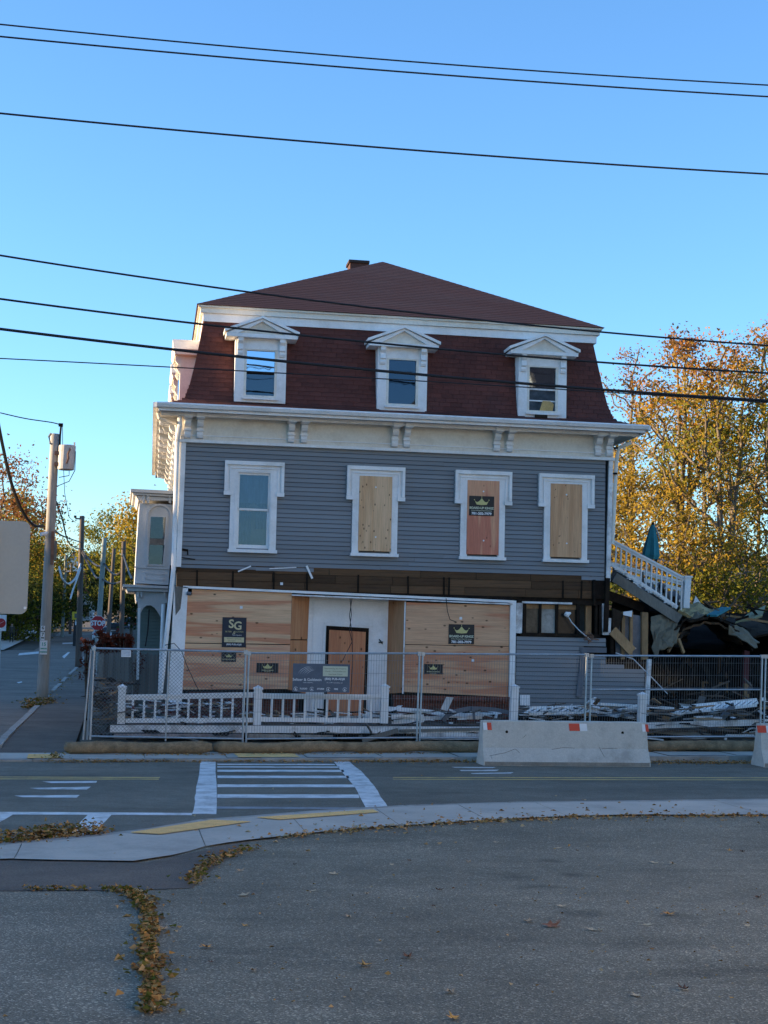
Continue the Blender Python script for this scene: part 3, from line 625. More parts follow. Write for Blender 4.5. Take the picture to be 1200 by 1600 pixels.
def dormer(xc, zb_, variant):
    f = 33.31; o = lambda a: xc+a; Z = lambda a: zb_+a
    mb = MB().box(o(-.575),o(-.37),f,f+.5,Z(0),Z(1.44)).box(o(.37),o(.575),f,f+.5,Z(0),Z(1.44)).box(o(-.37),o(.37),f+.02,f+.5,Z(1.25),Z(1.44)).box(o(-.37),o(.37),f-.0,f+.5,Z(0),Z(.11))
    mb.box(o(-.57),o(-.40),f+.5,f+1.0,Z(.3),Z(1.44)).box(o(.40),o(.57),f+.5,f+1.0,Z(.3),Z(1.44))
    dm = hb(mb, 'dormer', white)
    # segmental arch panel over the sash
    arc = [(o(-.37+.74*i/10), Z(1.26+.13*math.sin(math.pi*i/10))) for i in range(11)]
    hb(MB().prism([(o(-.37),Z(1.2))]+arc+[(o(.37),Z(1.2))], f-.012, f+.02), 'arch_panel', white, dm)
    # pediment
    pm = MB(); ov = .80; zt_ = 1.93
    pm.box(o(-ov),o(ov),f-.16,f+.8,Z(1.44),Z(1.52))
    for sgn in (-1, 1):
        for k, (w0, w1, fr) in enumerate(((.0,.06,.20),(.062,.115,.15))):
            pm.prism([(o(sgn*(ov+.02-k*.03)),Z(1.525)), (o(sgn*(ov+.02-k*.03)),Z(1.585-w0)), (o(0),Z(zt_-w0)), (o(0),Z(zt_-w1-.0)), (o(sgn*(ov-.28)),Z(1.525))] if k == 1 else [(o(sgn*(ov+.04)),Z(1.535)),(o(sgn*(ov+.04)),Z(1.60)),(o(0),Z(zt_)),(o(0),Z(zt_-.055)),], f-fr, f+.9)
    hb(pm, 'pediment', white, dm)
    hb(MB().prism([(o(-.62),Z(1.52)),(o(.62),Z(1.52)),(o(0),Z(1.82))], f-.06, f-.02), 'tympanum', cream, dm)
    for sgn in (-1, 1):
        b = MB(); bx = o(sgn*.47)
        b.prismx([(f,Z(1.44)),(f-.13,Z(1.44)),(f-.13,Z(1.36)),(f-.07,Z(1.30)),(f-.08,Z(1.24)),(f-.09,Z(1.18)),(f-.05,Z(1.15)),(f-.06,Z(1.10)),(f-.04,Z(1.05)),(f,Z(1.04))], bx-.06, bx+.06)
        hb(b, 'bracket', white, dm)
    sash = MB().box(o(-.37),o(-.315),f-.005,f+.05,Z(.11),Z(1.22)).box(o(.315),o(.37),f-.005,f+.05,Z(.11),Z(1.22)).box(o(-.315),o(.315),f-.005,f+.05,Z(1.17),Z(1.22)).box(o(-.315),o(.315),f-.005,f+.05,Z(.11),Z(.16))
    hb(sash, 'storm_frame', cream, dm)
    hb(MB().box(o(-.40),o(.40),f-.06,f+.04,Z(.06),Z(.108)), 'sill', white, dm)
    if variant != 1: hb(MB().box(o(-.315),o(.315),f+.03,f+.06,Z(.64),Z(.69)), 'meeting_rail', peel if variant == 2 else dark, dm)
    if variant == 0:
        hb(MB().box(o(-.315),o(.315),f+.04,f+.045,Z(.66),Z(1.17)), 'pane', glassmat('sky_glass', (.30,.36,.42), .75), dm); hb(MB().box(o(-.315),o(.315),f+.04,f+.045,Z(.16),Z(.65)), 'pane', glass_dark, dm)
        hb(MB().prism([(o(-.30),Z(.17)),(o(-.16),Z(.17)),(o(-.16),Z(.28)),(o(-.19),Z(.33)),(o(-.26),Z(.335)),(o(-.30),Z(.29))], f+.047, f+.055), 'jar', M('pale_glass_jar', (.50,.58,.55), .3), dm)
    elif variant == 1:
        hb(MB().box(o(-.315),o(.315),f+.04,f+.045,Z(.16),Z(1.17)), 'pane', glassmat('dark_pane', (.30,.38,.48), .07), dm)
    else:
        hb(MB().box(o(-.315),o(.315),f+.04,f+.045,Z(.66),Z(1.17)), 'pane', glassmat('hazy_glass', (.55,.62,.70), .14), dm)
        hb(MB().box(o(-.315),o(.315),f+.05,f+.075,Z(.38),Z(.41)), 'lower_rail', white, dm)
        hb(MB().prism([(o(-.05),Z(.17)),(o(.26),Z(.17)),(o(.29),Z(.33)),(o(.20),Z(.40)),(o(.02),Z(.40))], f+.047, f+.055), 'tan_bag', M('tan_paper', (.55,.36,.14), .8), dm)
        hb(MB().box(o(-.18),o(.1),f-.09,f-.0,Z(-.02),Z(.055)), 'loose_shingle', tar, dm)
    hb(MB().box(o(-.36),o(.36),f+.056,f+.060,Z(.11),Z(1.22)), 'room_backing', M('dim_room', (.055,.085,.10), .9) if variant != 2 else M('dusky_room', (.07,.085,.10), .9, .5, 2, 9, 0), dm)
    return dm
for i, (px, py) in enumerate(((405,629),(627,642),(847,652.5))):
    dormer(DX[i], at(px, py, 33.31).z, i)
# dormers on the left slope, seen edge on
for yy in (36.2, 39.6, 43.0):
    ox = HL-.02+.022*(yy-YF); mb = MB()
    mb.box(ox-.02, ox+.8, yy-.55, yy+.55, 7.5, 8.93); d_ = mb.build('dormer', cream, house)
    MB().prism([(ox-.16,8.93),(ox+.8,8.93),(ox+.8,9.05),(ox-.20,9.05)], yy-.75, yy+.75).prismx([(yy-.78,9.05),(yy+.78,9.05),(yy,9.42)], ox-.2, ox+.8).build('pediment', cream, d_)
    for sy in (-.47,.47):
        MB().prism([(ox,8.92),(ox-.14,8.92),(ox-.14,8.80),(ox-.07,8.72),(ox-.10,8.62),(ox-.05,8.52),(ox,8.5)], yy+sy-.06, yy+sy+.06).build('bracket', cream, d_)
    MB().box(ox-.10, ox, yy-.62, yy+.62, 7.5, 7.58).build('sill', cream, d_)
    MB().box(ox-.03, ox-.015, yy-.33, yy+.33, 7.7, 8.6).build('pane', glass_dark, d_)

# exposed scorched sheathing band
pk = umesh('sheathing_plank', UNIT, burnt)
hb(MB().box(HL+.03, HR-.05, YF+.06, YF+.12, 3.30, 3.92), 'sheathing_backing', char)
rowsz = [3.36,3.55,3.73,3.895]
for z0_, z1_ in zip(rowsz[:-1], rowsz[1:]):
    x = HL+.02
    while x < 10.75:
        l = min(rnd.uniform(1.1, 2.9), 10.8-x); piece('sheathing_plank', pk, (x+l/2, YF+.035+rnd.uniform(-.006,.006), (z0_+z1_)/2), house, (l-.008, .035, z1_-z0_-.008), (0, rnd.uniform(-.002,.002), 0)); x += l
st_me = umesh('stud_edge', UNIT, char)
for px in (308,364,428,480,560,638,694,702,880,909): x = at(px,905,YF).x; piece('stud_edge', st_me, (x, YF+.01, 3.56), house, (.035,.03,.40), (0,rnd.uniform(-.03,.03),0))
hb(MB().box(10.80, HR-.03, YF-.0, YF+.05, 3.36, 3.78).bar((10.86,YF-.03,3.2),(10.84,YF-.03,3.8),.06,.05,(0,1,0)).bar((11.12,YF-.05,2.6),(11.16,YF-.05,3.85),.10,.08,(0,1,0)), 'charred_framing', char)
for (a, b, wd) in (((372,893),(392,884.5),.03),((421,888.5),(463,886.5),.02),((479,884),(488,904),.045)):
    p, q = at(*a,YF-.06), at(*b,YF-.06); hb(MB().bar(p, q, .02, wd, (0,0,1)), 'hanging_trim_strip', white)
# trim line over the boarded shopfront
p, q, r_ = at(286,917,YF-.04), at(456,924.5,YF-.04), at(800,940,YF-.04)
hb(MB().bar(p, q, .06, .05), 'head_trim', white); hb(MB().bar(q, r_, .07, .055), 'head_trim', white)
q2 = Vector(q)+Vector((0,-.02,-.075)); r2 = Vector(r_)+Vector((0,-.02,-.06)); hb(MB().bar(q2, r2, .05, .03), 'head_trim', peel)
# left pillar and corner
hb(MB().bar((1.30,YF-.03,.55),(1.36,YF-.03,3.38),.30,.08,(0,1,0)), 'corner_pillar', white)
hb(MB().bar((1.10,YF,2.3),(1.16,YF,3.85),.12,.05,(0,1,0)), 'scorched_corner', char)
hb(MB().prism([(1.22,3.38),(1.40,3.38),(1.36,2.9),(1.26,2.75)], YF-.08, YF-.072), 'bare_wood_patch', greywood)
# plywood sheets of the boarded shopfront
def P2(pts, Y): return [(at(x,y,Y).x, at(x,y,Y).z) for x, y in pts]
def sheet_ply(pts, m_, Y=YF, name='plywood_sheet', th=.02): return hb(MB().prism(P2(pts, Y), Y, Y+th), name, m_)
sheet_ply([(289,920),(456,926.5),(453.5,1006.6),(285.5,1004)], ply_a)
sheet_ply([(285.4,1005.3),(384,1006.8),(381.5,1077),(281,1077.5)], ply_a)
sheet_ply([(384.6,1006.8),(453.5,1008),(449.5,1076.5),(382.2,1077)], ply_b)
def skew(pts0, pts1, Y0, Y1, m_, name):
    a = [at(*p, Y0) for p in pts0]; b = [at(*p, Y1) for p in pts1]
    mb = MB(); mb.add([a[0], b[0], b[1], a[1]], [(0,1,2,3)]); mb.add([v+Vector((0,.02,0)) for v in (a[0], b[0], b[1], a[1])], [(3,2,1,0)]); return hb(mb, name, m_)
YD = 33.95
skew([(456.5,928),(453.8,999)],[(483,930),(480,999)],YF,YD,ply_n,'plywood_sheet'); skew([(453.7,1000.5),(449.8,1077)],[(480,1000.5),(477,1084)],YF,YD,ply_n,'plywood_sheet')
skew([(634,938),(630,1082)],[(606.5,936),(602.5,1084)],YF,YD,ply_n,'plywood_sheet')
hb(MB().prism(P2([(632.2,940),(634.2,940),(630.4,1084),(628.4,1084)],YF-.005), YF-.01, YF+.02), 'edge_trim', peel)
sheet_ply([(635,941),(798,946),(795.5,1009.5),(633,1006.5)], ply_c); sheet_ply([(633,1007.5),(795.5,1010.5),(793.5,1089),(630.5,1081)], ply_c)
# door surround, recessed
sur = hb(MB().prism(P2([(482,926),(607,934),(602,1125),(476,1125)],YD), YD, YD+.04), 'door_surround', white)
for pts in ([(505,974),(508.5,974),(504,1118),(500.5,1118)],[(579,978),(582.5,978),(578,1118),(574.5,1118)],[(505,972),(582.5,976),(582.5,979),(505,975)],[(489,936),(492,936),(487,1118),(484,1118)],[(599,940),(602,940),(598,1118),(595,1118)]):
    hb(MB().prism(P2(pts,YD-.015), YD-.015, YD-.001), 'panel_bead', white, sur)
hb(MB().prism(P2([(509.3,977.5),(575.8,981.5),(571,1118),(504.5,1118)],YD-.01), YD-.02, YD-.002), 'door_frame', char, sur)
hb(MB().prism(P2([(514,984),(571,987.5),(566.5,1118),(509.5,1118)],YD-.03), YD-.035, YD-.021), 'plywood_door', ply_d, sur)
hb(MB().tube([at(595,1003,YD-.03)+Vector((-.05,0,.06)), at(595,1003,YD-.03), at(597,1006,YD-.03)], .012, 5).tube([at(591,1004,YD-.03), at(598,1003,YD-.03)], .012, 5), 'house_number_mark', char, sur)
hb(MB().prism(P2([(797.5,938),(806.5,938.5),(804,1092),(795,1091)],YF-.03), YF-.05, YF+.03), 'pilaster', white)
hb(MB().box(1.36,1.6,YF-.0,YF+.5,3.2,3.36).box(1.4,8.9,YF+.02,YF+.5,3.28,3.37), 'recess_ceiling', char)
for px,py in ((377,949),(720,966),(739,1032),(440,912)): p = at(px,py,YF-.008); hb(MB().prism([(p.x-.03,p.z-.03),(p.x+.03,p.z-.03),(p.x+.03,p.z+.03),(p.x-.03,p.z+.03)], YF-.012, YF-.003), 'fixing_plate', print_w)
# camera-like fixture at the top left of the plywood
p = at(292,927,YF-.1); hb(MB().tube([p,p+Vector((.09,-.02,-.01))],.04,8).box(p.x-.06,p.x+.01,YF-.06,YF,p.z-.05,p.z+.05), 'wall_fixture', greypl)
# brick plinth
hb(MB().box(1.62,4.02,YF+.03,YF+.3,.3,1.06).box(6.2,8.9,YF+.03,YF+.3,.3,1.05), 'brick_core', mortar)
bk = umesh('brick', UNIT, brick_m)
def bricks(x0, x1, z0, z1, y=YF+.02):
    z = z0; r = 0
    while z < z1-.05:
        x = x0 - (.105 if r % 2 else 0)
        while x < x1:
            a, b = max(x, x0), min(x+.205, x1)
            if b-a > .04: piece('brick', bk, ((a+b)/2, y+rnd.uniform(-.004,.004), z+.03), house, (b-a-.01, .1, .058))
            x += .21
        z += .068; r += 1
bricks(1.6, 4.05, .50, .97); bricks(6.18, 8.9, .50, .97)
x = 1.6
while x < 8.85:
    if not 4.05 < x < 6.15: piece('brick', bk, (x+.033, YF-.03, 1.025), house, (.06, .2, .10))
    x += .07
# right ground-floor wall: clapboards, broken window band
LX0, LX1 = 9.0, 12.15
hb(MB().box(LX0, LX1, YF+.05, YF+.1, .5, 1.95).box(LX0, 11.15, YF+.05, YF+.1, 1.95, 2.48), 'lower_wall_backing', char)
z = .66; r = 0
while z < 2.46:
    x1 = LX1-.05 if z < 1.78 else 11.15
    if z > 1.72 and z < 1.84: x1 = 11.6
    if 1.96 < z < 2.2: board_row(LX0+.02, 10.62, z, .1); board_row(10.66, x1, z, .1) if z < 2.0 else None
    else: board_row(LX0+.02, x1, z, .1)
    z += .1; r += 1
hb(MB().box(10.52,11.16,YF-.03,YF+.0,2.12,2.24).bar((10.50,YF-.03,1.1),(10.62,YF-.03,2.2),.13,.03,(0,1,0)), 'grey_trim', greypl)
hb(MB().prism(P2([(1012,1030),(1018,1030),(1013,1118),(1006,1118)],YF-.02), YF-.04, YF+.05), 'corner_board', peel)
# window band
wb = hb(MB().box(9.03,11.15,YF-.0,YF+.3,3.22,3.3).box(9.1,11.0,YF-.02,YF+.3,2.47,2.535), 'window_band', char)
hb(MB().box(9.13,10.32,YF-.03,YF+.0,3.215,3.26), 'head_strip', peel, wb)
hb(MB().prism(P2([(807.5,942),(817,942),(815.5,990),(806,989)],YF-.02), YF-.02, YF+.06), 'side_board', peel, wb)
hb(MB().prism(P2([(941,943),(949,943),(947,965),(955,966),(954,992),(942,992)],YF-.02), YF-.02, YF+.06), 'side_board', peel, wb)
for px, wd in ((820,.07),(844.5,.05),(870.5,.06),(903.5,.07),(932,.05),(938,.05)):
    x = at(px,965,YF).x; hb(MB().box(x-wd/2, x+wd/2, YF+.0, YF+.12, 2.53, 3.22), 'mullion', char, wb)
for a, b, m_ in ((822,843,M('sooty_pane', (.085,.075,.055), .35, .4, 3, 12, 0)),(846,869,plaster),(872,902,M('black_pane', (.02,.018,.015), .3, .4, 3, 12, 0))):
    xa, xb = at(a,965,YF).x, at(b,965,YF).x; hb(MB().box(xa,xb,YF+.09,YF+.095,2.55,3.18), 'pane', m_, wb)
    hb(MB().box(xa,xb,YF+.07,YF+.085,3.10,3.2), 'pane_rail', rawwood, wb)
xa = at(917,965,YF).x; hb(MB().box(xa,xa+.14,YF+.1,YF+.2,2.5,3.2), 'exposed_stud', rawwood, wb)
# hanging lamp arm and cable knot
p, q = at(886,960,YF-.06), at(921,998,YF-.2)
hb(MB().tube([p, at(893,972,YF-.1), at(905,985,YF-.15), q], .014, 6), 'lamp_arm', cablep, wb)
hb(MB().tube([p+Vector((-.05,0,.02)), p+Vector((0,0,-.01)), p+Vector((.09,0,.04))], [.05,.07,.02], 8), 'lamp_head', white, wb)
mb = MB()
for i in range(14):
    a = q+Vector((rnd.uniform(-.12,.12), rnd.uniform(-.03,.03), rnd.uniform(-.08,.08))); b = a+Vector((rnd.uniform(-.15,.2), 0, rnd.uniform(-.05,.16))); mb.tube([a, (a+b)/2+Vector((0,-.02,.03)), b], .012, 4)
hb(mb, 'cable_knot', rust, wb)
# exposed stud corner with vapour sheet at the right
xs_ = [at(p_,985,YF).x for p_ in (958,972,988,1005)]
for x, wd, m_ in ((xs_[0],.08,char),(xs_[1]+.05,.08,rawwood),(xs_[2],.06,rawwood),(at(1009,990,YF).x,.15,rawwood)):
    hb(MB().box(x-wd/2, x+wd/2, YF+.05, YF+.16, 1.98, 3.08), 'exposed_stud', m_)
hb(MB().prism(P2([(960,957),(1000,962),(1004,1025),(962,1024)],YF+.17), YF+.17, YF+.18), 'vapour_sheet', plastic)
hb(MB().prism(P2([(957,950),(970,955),(974,962),(966,985),(957,983)],YF), YF+.0, YF+.04), 'scorched_padding', tar)
hb(MB().bar(at(957,985,YF-.05), at(988,1018,YF-.05), .05, .22, (1,0,1)), 'split_board', rawwood)
hb(MB().prism(P2([(974,956),(988,954),(987,964),(974,961)],YF-.02), YF-.02, YF-.01).prism(P2([(982,1011),(994,1012),(994,1014),(982,1013)],YF-.02), YF-.02, YF-.01), 'foil_scrap', print_w)
hb(MB().tube([at(962,1020,YF-.1), at(990,1030,YF-.3), at(1020,1060,YF-.6), at(1043,1084,YF-.9)], .012, 5), 'dangling_cable', cablep)
hb(MB().box(11.2,LX1,YF+.2,YF+4,.4,.5).box(12.05,12.12,YF+.1,YF+4,.5,1.9), 'annex_floor', char)
# downspouts
def pipe(pts, r, m_=white, name='downspout'): return hb(MB().tube(pts, r, 8), name, m_)
pipe([at(281,641,33.2), at(281,664,33.2), at(277,690,33.42), at(271,890,33.42), at(251,1082,33.4)], .05)
pipe([at(247,645,33.1), at(248,653,33.1), at(274,662,33.4), at(277,672,33.42), at(276,690,33.43)], .035, cream)
pipe([at(255,944,33.9), at(249,1085,33.9)], .045)
pipe([at(986,692,33.35), at(978,695,33.35), at(967,700,33.45), at(963,720,33.5), at(957,850,33.5)], .045, cream)
for py in (700,740): p = at(962 if py == 700 else 961, py, 33.46); hb(MB().tube([p+Vector((0,0,.02)),p-Vector((0,0,.02))],.06,8), 'pipe_band', char)
# bay on the left side
YB = 37.0
def Q(pts, Y=YB): return [(at(x,y,Y).x, at(x,y,Y).z) for x, y in pts]
bl0 = at(216,790,YB).x; bl1 = at(211,905,YB).x
bay = MB().prism(Q([(218,786),(285,789),(280,915),(211,911)]), YB, YB+3.0).build('bay_window', M('bay_paint', (.60,.59,.58), .65, .1, 1.5, 25, .1), house)
def bb(mb, name, m_): return mb.build(name, m_, bay)
bayp = bay.data.materials[0]
bb(MB().prism(Q([(204,765),(285,769),(285,774),(204,770)]), YB-.25, YB+3.3).prism(Q([(207,770.5),(285,775),(285,778),(208,774)]), YB-.18, YB+3.2).prism(Q([(212,775),(285,779),(285,783),(216,782)]), YB-.10, YB+3.1), 'bay_cornice', bayp)
arch = [(229,884),(229,806)] + [(249-20*math.cos(math.pi*i/12), 806-19*math.sin(math.pi*i/12)) for i in range(1,12)] + [(269,806),(269,886)]
arch_i = [(232,884),(232,806)] + [(249-17*math.cos(math.pi*i/12), 806-16*math.sin(math.pi*i/12)) for i in range(1,12)] + [(266,806),(266,886)]
mb = MB(); A = Q(arch, YB-.03); B = Q(arch_i, YB-.03); n = len(A)
vs = [(x,YB-.05,z) for x,z in A]+[(x,YB-.05,z) for x,z in B]+[(x,YB,z) for x,z in A]+[(x,YB,z) for x,z in B]
mb.add(vs, [(i,i+1,n+i+1,n+i) for i in range(n-1)]+[(i,2*n+i,2*n+i+1,i+1) for i in range(n-1)]+[(n+i,n+i+1,3*n+i+1,3*n+i) for i in range(n-1)])
bb(mb, 'arch_trim', bayp)
bb(MB().prism(Q([(231,804),(262,805),(258,885),(228,884)],YB-.02), YB-.03, YB-.005), 'sash', bayp)
bb(MB().prism(Q([(236,807.5),(259,808.2),(257,842),(234.5,841)],YB-.035), YB-.036, YB-.032), 'pane', glassmat('bay_glass', (.5,.5,.5), .06)); bb(MB().prism(Q([(234,851),(257,852),(254,882),(231.5,881)],YB-.035), YB-.036, YB-.032), 'pane', glassmat('bay_glass_low', (.5,.5,.5), .06))
bb(MB().prism(Q([(236,807.5),(259,808.2),(254,882),(231.5,881)],YB-.034), YB-.0315, YB-.0305), 'curtain', M('bay_curtain', (.24,.20,.17), .9, .4, 3, 12, .1))
bb(MB().prism(Q([(210,885),(275,888),(275,890),(210,887)]), YB-.04, YB).prism(Q([(227,895),(256,897),(256,898.3),(227,896.3)]), YB-.02, YB).prism(Q([(227,904),(256,906),(256,907.3),(227,905.3)]), YB-.02, YB).prism(Q([(227,895),(228.4,895),(228.4,905.3),(227,905.3)]), YB-.02, YB).prism(Q([(254.6,897),(256,897),(256,907),(254.6,907)]), YB-.02, YB), 'panel_moulding', bayp)
for px in (222,229,263): bb(MB().prism(Q([(px,775),(px+4.5,775.3),(px+4,787),(px+.5,786)]), YB-.14, YB), 'bay_bracket', bayp)
# entry hood below the bay
hood = MB().prism(Q([(192,913),(285,917),(285,921),(192,917)], YB-.3), YB-.45, YB+3.2).prism(Q([(197,917.5),(285,922),(285,926),(200,923)], YB-.3), YB-.38, YB+3.1).prism(Q([(212,924),(285,927),(285,944),(214,940)], YB-.2), YB-.25, YB+2.9).build('entry_hood', bayp, house)
for px in (214,219,255): MB().prism(Q([(px,924),(px+3.6,924.2),(px+3.2,934),(px+.6,933)], YB-.25), YB-.34, YB-.25).build('hood_bracket', bayp, hood)
scroll = [(215,940),(258,942),(258,964),(254,967),(250,963),(246,956),(242,950),(236,946),(229,946),(224,950),(220,958),(216,961)]
MB().prism(Q(scroll, YB-.2), YB-.24, YB-.18).build('scroll_valance', bayp, hood)
MB().prism(Q([(215.5,950),(219.5,950),(217,1062),(213,1062)], YB-.2), YB-.3, YB-.16).build('hood_post', white, hood)
gr = thing('entry_x', (0,0,0), '', '') if False else None
z = .5
while z < 2.95: board_row(.48, 1.30, z, .085, cbg, y=39.0); z += .085
hb(MB().box(.46,1.3,39.04,39.2,.3,3.1), 'entry_wall', siding_green)
hb(MB().tube([at(228,952,YB), at(226,985,YB), at(222,1010,YB)], .015, 5), 'hanging_cord', cablem)
hb(MB().prism(Q([(247,963),(251,963),(249,990),(245.5,990)],36.6),36.55,36.6), 'porch_lantern', M('lantern', (.25,.22,.17), .6))
# ------------------------------------------------------------------ porch
YP = 31.45
porch = thing('front_porch', (4.6, 32.4, .2), 'damaged open porch with white posts and railings along the boarded shopfront', 'porch')
db = umesh('deck_board', UNIT, oldwood)
x = .30
while x < 13.4: piece('deck_board', db, (x+.07, 32.42, .485+rnd.uniform(-.008,.004)), porch, (.132, 2.10, .035)); x += .14
MB().bar(at(172,1138.5,31.33), at(760,1141,31.33), .04, .145).build('fascia', peel, porch); MB().bar(at(760.5,1141,31.33), at(1210,1128,31.33), .04, .13).build('fascia', peel, porch)
for px in (300, 480, 640, 900): p = at(px,1150,31.6); MB().box(p.x-.06,p.x+.06,31.55,31.67,.1,.42).build('pier', oldwood, porch)
MB().box(.4,13.2,33.2,33.28,.1,.46).build('skirt_backing', char, porch)
posts = [(190,1069,1131),(402.5,1071,1133),(600.5,1068.5,1130),(803,1069,1126),(1003,1081,1128)]
for x, yt, yb in posts:
    p, q = at(x+1,yt+4,YP), at(x-1,yb,YP)
    o = MB().bar(q, p, .155, .155, (0,1,0)).build('post', white, porch)
    c = MB().bar(p+Vector((0,0,-.03)), p+Vector((0,0,.01)), .19, .19, (0,1,0)); c.add([p+Vector((-.085,-.085,.01)),p+Vector((.085,-.085,.01)),p+Vector((.085,.085,.01)),p+Vector((-.085,.085,.01)),p+Vector((0,0,.06))],[(0,1,4),(1,2,4),(2,3,4),(3,0,4),(3,2,1,0)])
    c.bar(p+Vector((0,0,-.10)), p+Vector((0,0,-.08)), .172, .172, (0,1,0)); c.build('post_cap', white, o)
def railing(par, tl, tr, bl, br, xs, Y, w=.045, name='railing'):
    a, b, c, d = at(*tl,Y), at(*tr,Y), at(*bl,Y), at(*br,Y)
    o = MB().bar(a, b, .09, .05).bar(a-Vector((0,0,.055)), b-Vector((0,0,.055)), .04, .06).build('top_rail', white, par)
    MB().bar(c, d, .06, .09).build('bottom_rail', white, o)
    for i, x in enumerate(xs):
        t = (x-tl[0])/(tr[0]-tl[0]); p = a.lerp(b, t)-Vector((0,0,.02)); t2 = (x-1.5-bl[0])/(br[0]-bl[0]); q = c.lerp(d, t2)
        MB().bar(q, p, w, w, (0,1,0)).build('baluster', white, o)
    return o
railing(porch, (197,1087.5),(396,1083.5),(196,1126),(395,1125), [208+17.3*i for i in range(11)], YP)
railing(porch, (408,1085),(595,1087.5),(407,1124),(594,1126), [425+17.2*i for i in range(10)], YP)
MB().prism([(at(813,1086,33.3).x,at(813,1086,33.3).z),(at(828,1086,33.3).x,at(828,1086,33.3).z),(at(828,1102,33.3).x,at(828,1102,33.3).z),(at(813,1102,33.3).x,at(813,1102,33.3).z)],33.3,33.34).build('vent_plate', white, porch)

# ------------------------------------------------------------------ fence panels
def fence(tl, tr, bl, br, Y0, Y1, label, kind, mids=(), midrail=None, name='temporary_fence'):
    a, b, c, d = at(*tl,Y0), at(*tr,Y1), at(*bl,Y0), at(*br,Y1)
    t = thing(name, (c+d)/2, label, 'fence', 'temporary fence panels along the kerb')
    r = .021
    MB().tube([a+Vector((0,0,.0)), c], r, 8).build('post', galv, t); MB().tube([b, d], r, 8).build('post', galv, t)
    MB().tube([a, b], r, 8).build('top_rail', galv, t); MB().tube([c+Vector((0,0,.07)), d+Vector((0,0,.07))], r, 8).build('bottom_rail', galv, t)
    for u in mids: MB().tube([a.lerp(b,u), c.lerp(d,u)], r*.85, 8).build('mid_post', galv, t)
    if midrail: MB().tube([a.lerp(c,midrail), b.lerp(d,midrail)], r*.85, 8).build('mid_rail', galv, t)
    for e in (a, b): MB().box(e.x-.04,e.x+.04,e.y-.035,e.y+.035,e.z-.045,e.z+.035).build('clamp', galv, t)
    mb = MB(); W_ = (b-a).length; H_ = (a-c).length-.07; ex = (b-a)/W_; ez = (c-a).normalized(); off = Vector((0,-.012,0))
    def strip(p, q, w):
        dd = (q-p).normalized(); sd_ = dd.cross(Vector((0,1,0))).normalized()*w/2; yy = Vector((0,w/2,0))
        mb.add([p-sd_,p-yy,p+sd_,p+yy,q-sd_,q-yy,q+sd_,q+yy],[(0,1,5,4),(1,2,6,5),(2,3,7,6),(3,0,4,7)])
    if kind == 'chain':
        s_ = .075; k = -H_
        while k < W_:
            for sg in (1,-1):
                u0, u1 = k, k+H_; v0, v1 = 0, H_
                if u0 < 0: v0 = -u0; u0 = 0
                if u1 > W_: v1 -= u1-W_; u1 = W_
                if u1 > u0:
                    p0 = (u0, v0) if sg == 1 else (u0, H_-v0); p1 = (u1, v1) if sg == 1 else (u1, H_-v1)
                    strip(a+ex*p0[0]+ez*p0[1]+off*sg, a+ex*p1[0]+ez*p1[1]+off*sg, .0055)
            k += s_
    else:
        k = .05
        while k < W_: strip(a+ex*k+off, a+ex*k+ez*H_+off, .005); k += .055
        k = .15
        while k < H_: strip(a+ez*k+off*.6, b+ez*k+off*.6, .005); k += .26
    setp(mb.build('wire_mesh', wirem, t), kind='stuff')
    return t
YFN = 30.72
fence((147,1013),(384,1018.5),(141,1156),(379,1160),YFN,YFN,'leftmost fence panel of diamond chain-link mesh, a small white tag near its corner','chain',mids=(.49,))
fence((389,1020.5),(655.5,1021),(384.5,1160),(651,1158),YFN,YFN,'second fence panel from the left, carrying the slate adjusters sign','weld')
fence((660.5,1021.5),(917,1023),(655.5,1158.5),(913,1157),YFN,YFN,'fence panel in front of the right-hand plywood, left half of the concrete barrier before it','weld')
fence((924.5,1024.5),(1191,1025.5),(920.5,1157),(1187.5,1156),YFN,YFN,'fence panel with a middle rail in front of the dark collapsed annex','weld',midrail=.40)
fence((1196.5,1025.5),(1460,1026),(1193,1156),(1457,1156),YFN,YFN,'fence panel cut off by the right edge of the picture','weld')
# return panel running back from the left corner
c0 = at(141,1156,YFN); t = thing('temporary_fence', c0+Vector((-.03,.1,0)), 'chain-link return panel running back from the left fence corner', 'fence', 'temporary fence panels along the kerb')
ztop = at(147,1013,YFN).z
for y_, nm in ((YFN+.06,'post'),(YFN+3.5,'post')): MB().tube([(c0.x-.06,y_,c0.z),(c0.x-.02,y_,ztop)],.021,8).build(nm, galv, t)
for z_, nm in ((ztop,'top_rail'),(c0.z+.1,'bottom_rail')): MB().tube([(c0.x-.03,YFN+.06,z_),(c0.x-.03,YFN+3.5,z_)],.021,8).build(nm, galv, t)
MB().tube([(c0.x-.14,YFN+.02,c0.z),(c0.x-.05,YFN+.02,ztop-.02)],.018,8).build('brace_post', galv, t)
mb = MB(); k = -1.8
while k < 3.4:
    for sg in (1,-1):
        u0,u1,v0,v1 = k,k+1.8,0,1.8
        if u0 < 0: v0=-u0; u0=0
        if u1 > 3.4: v1-=u1-3.4; u1=3.4
        if u1>u0: mb.bar((c0.x-.03,YFN+.08+u0,ztop-(v0 if sg==1 else 1.8-v0)),(c0.x-.03,YFN+.08+u1,ztop-(v1 if sg==1 else 1.8-v1)),.005,.005)
    k += .12
setp(mb.build('wire_mesh', wirem, t), kind='stuff')
p = at(197,1021.5,YFN-.03); tg = thing('fence_tag', p, 'small white square tag on the left chain-link panel', 'tag')
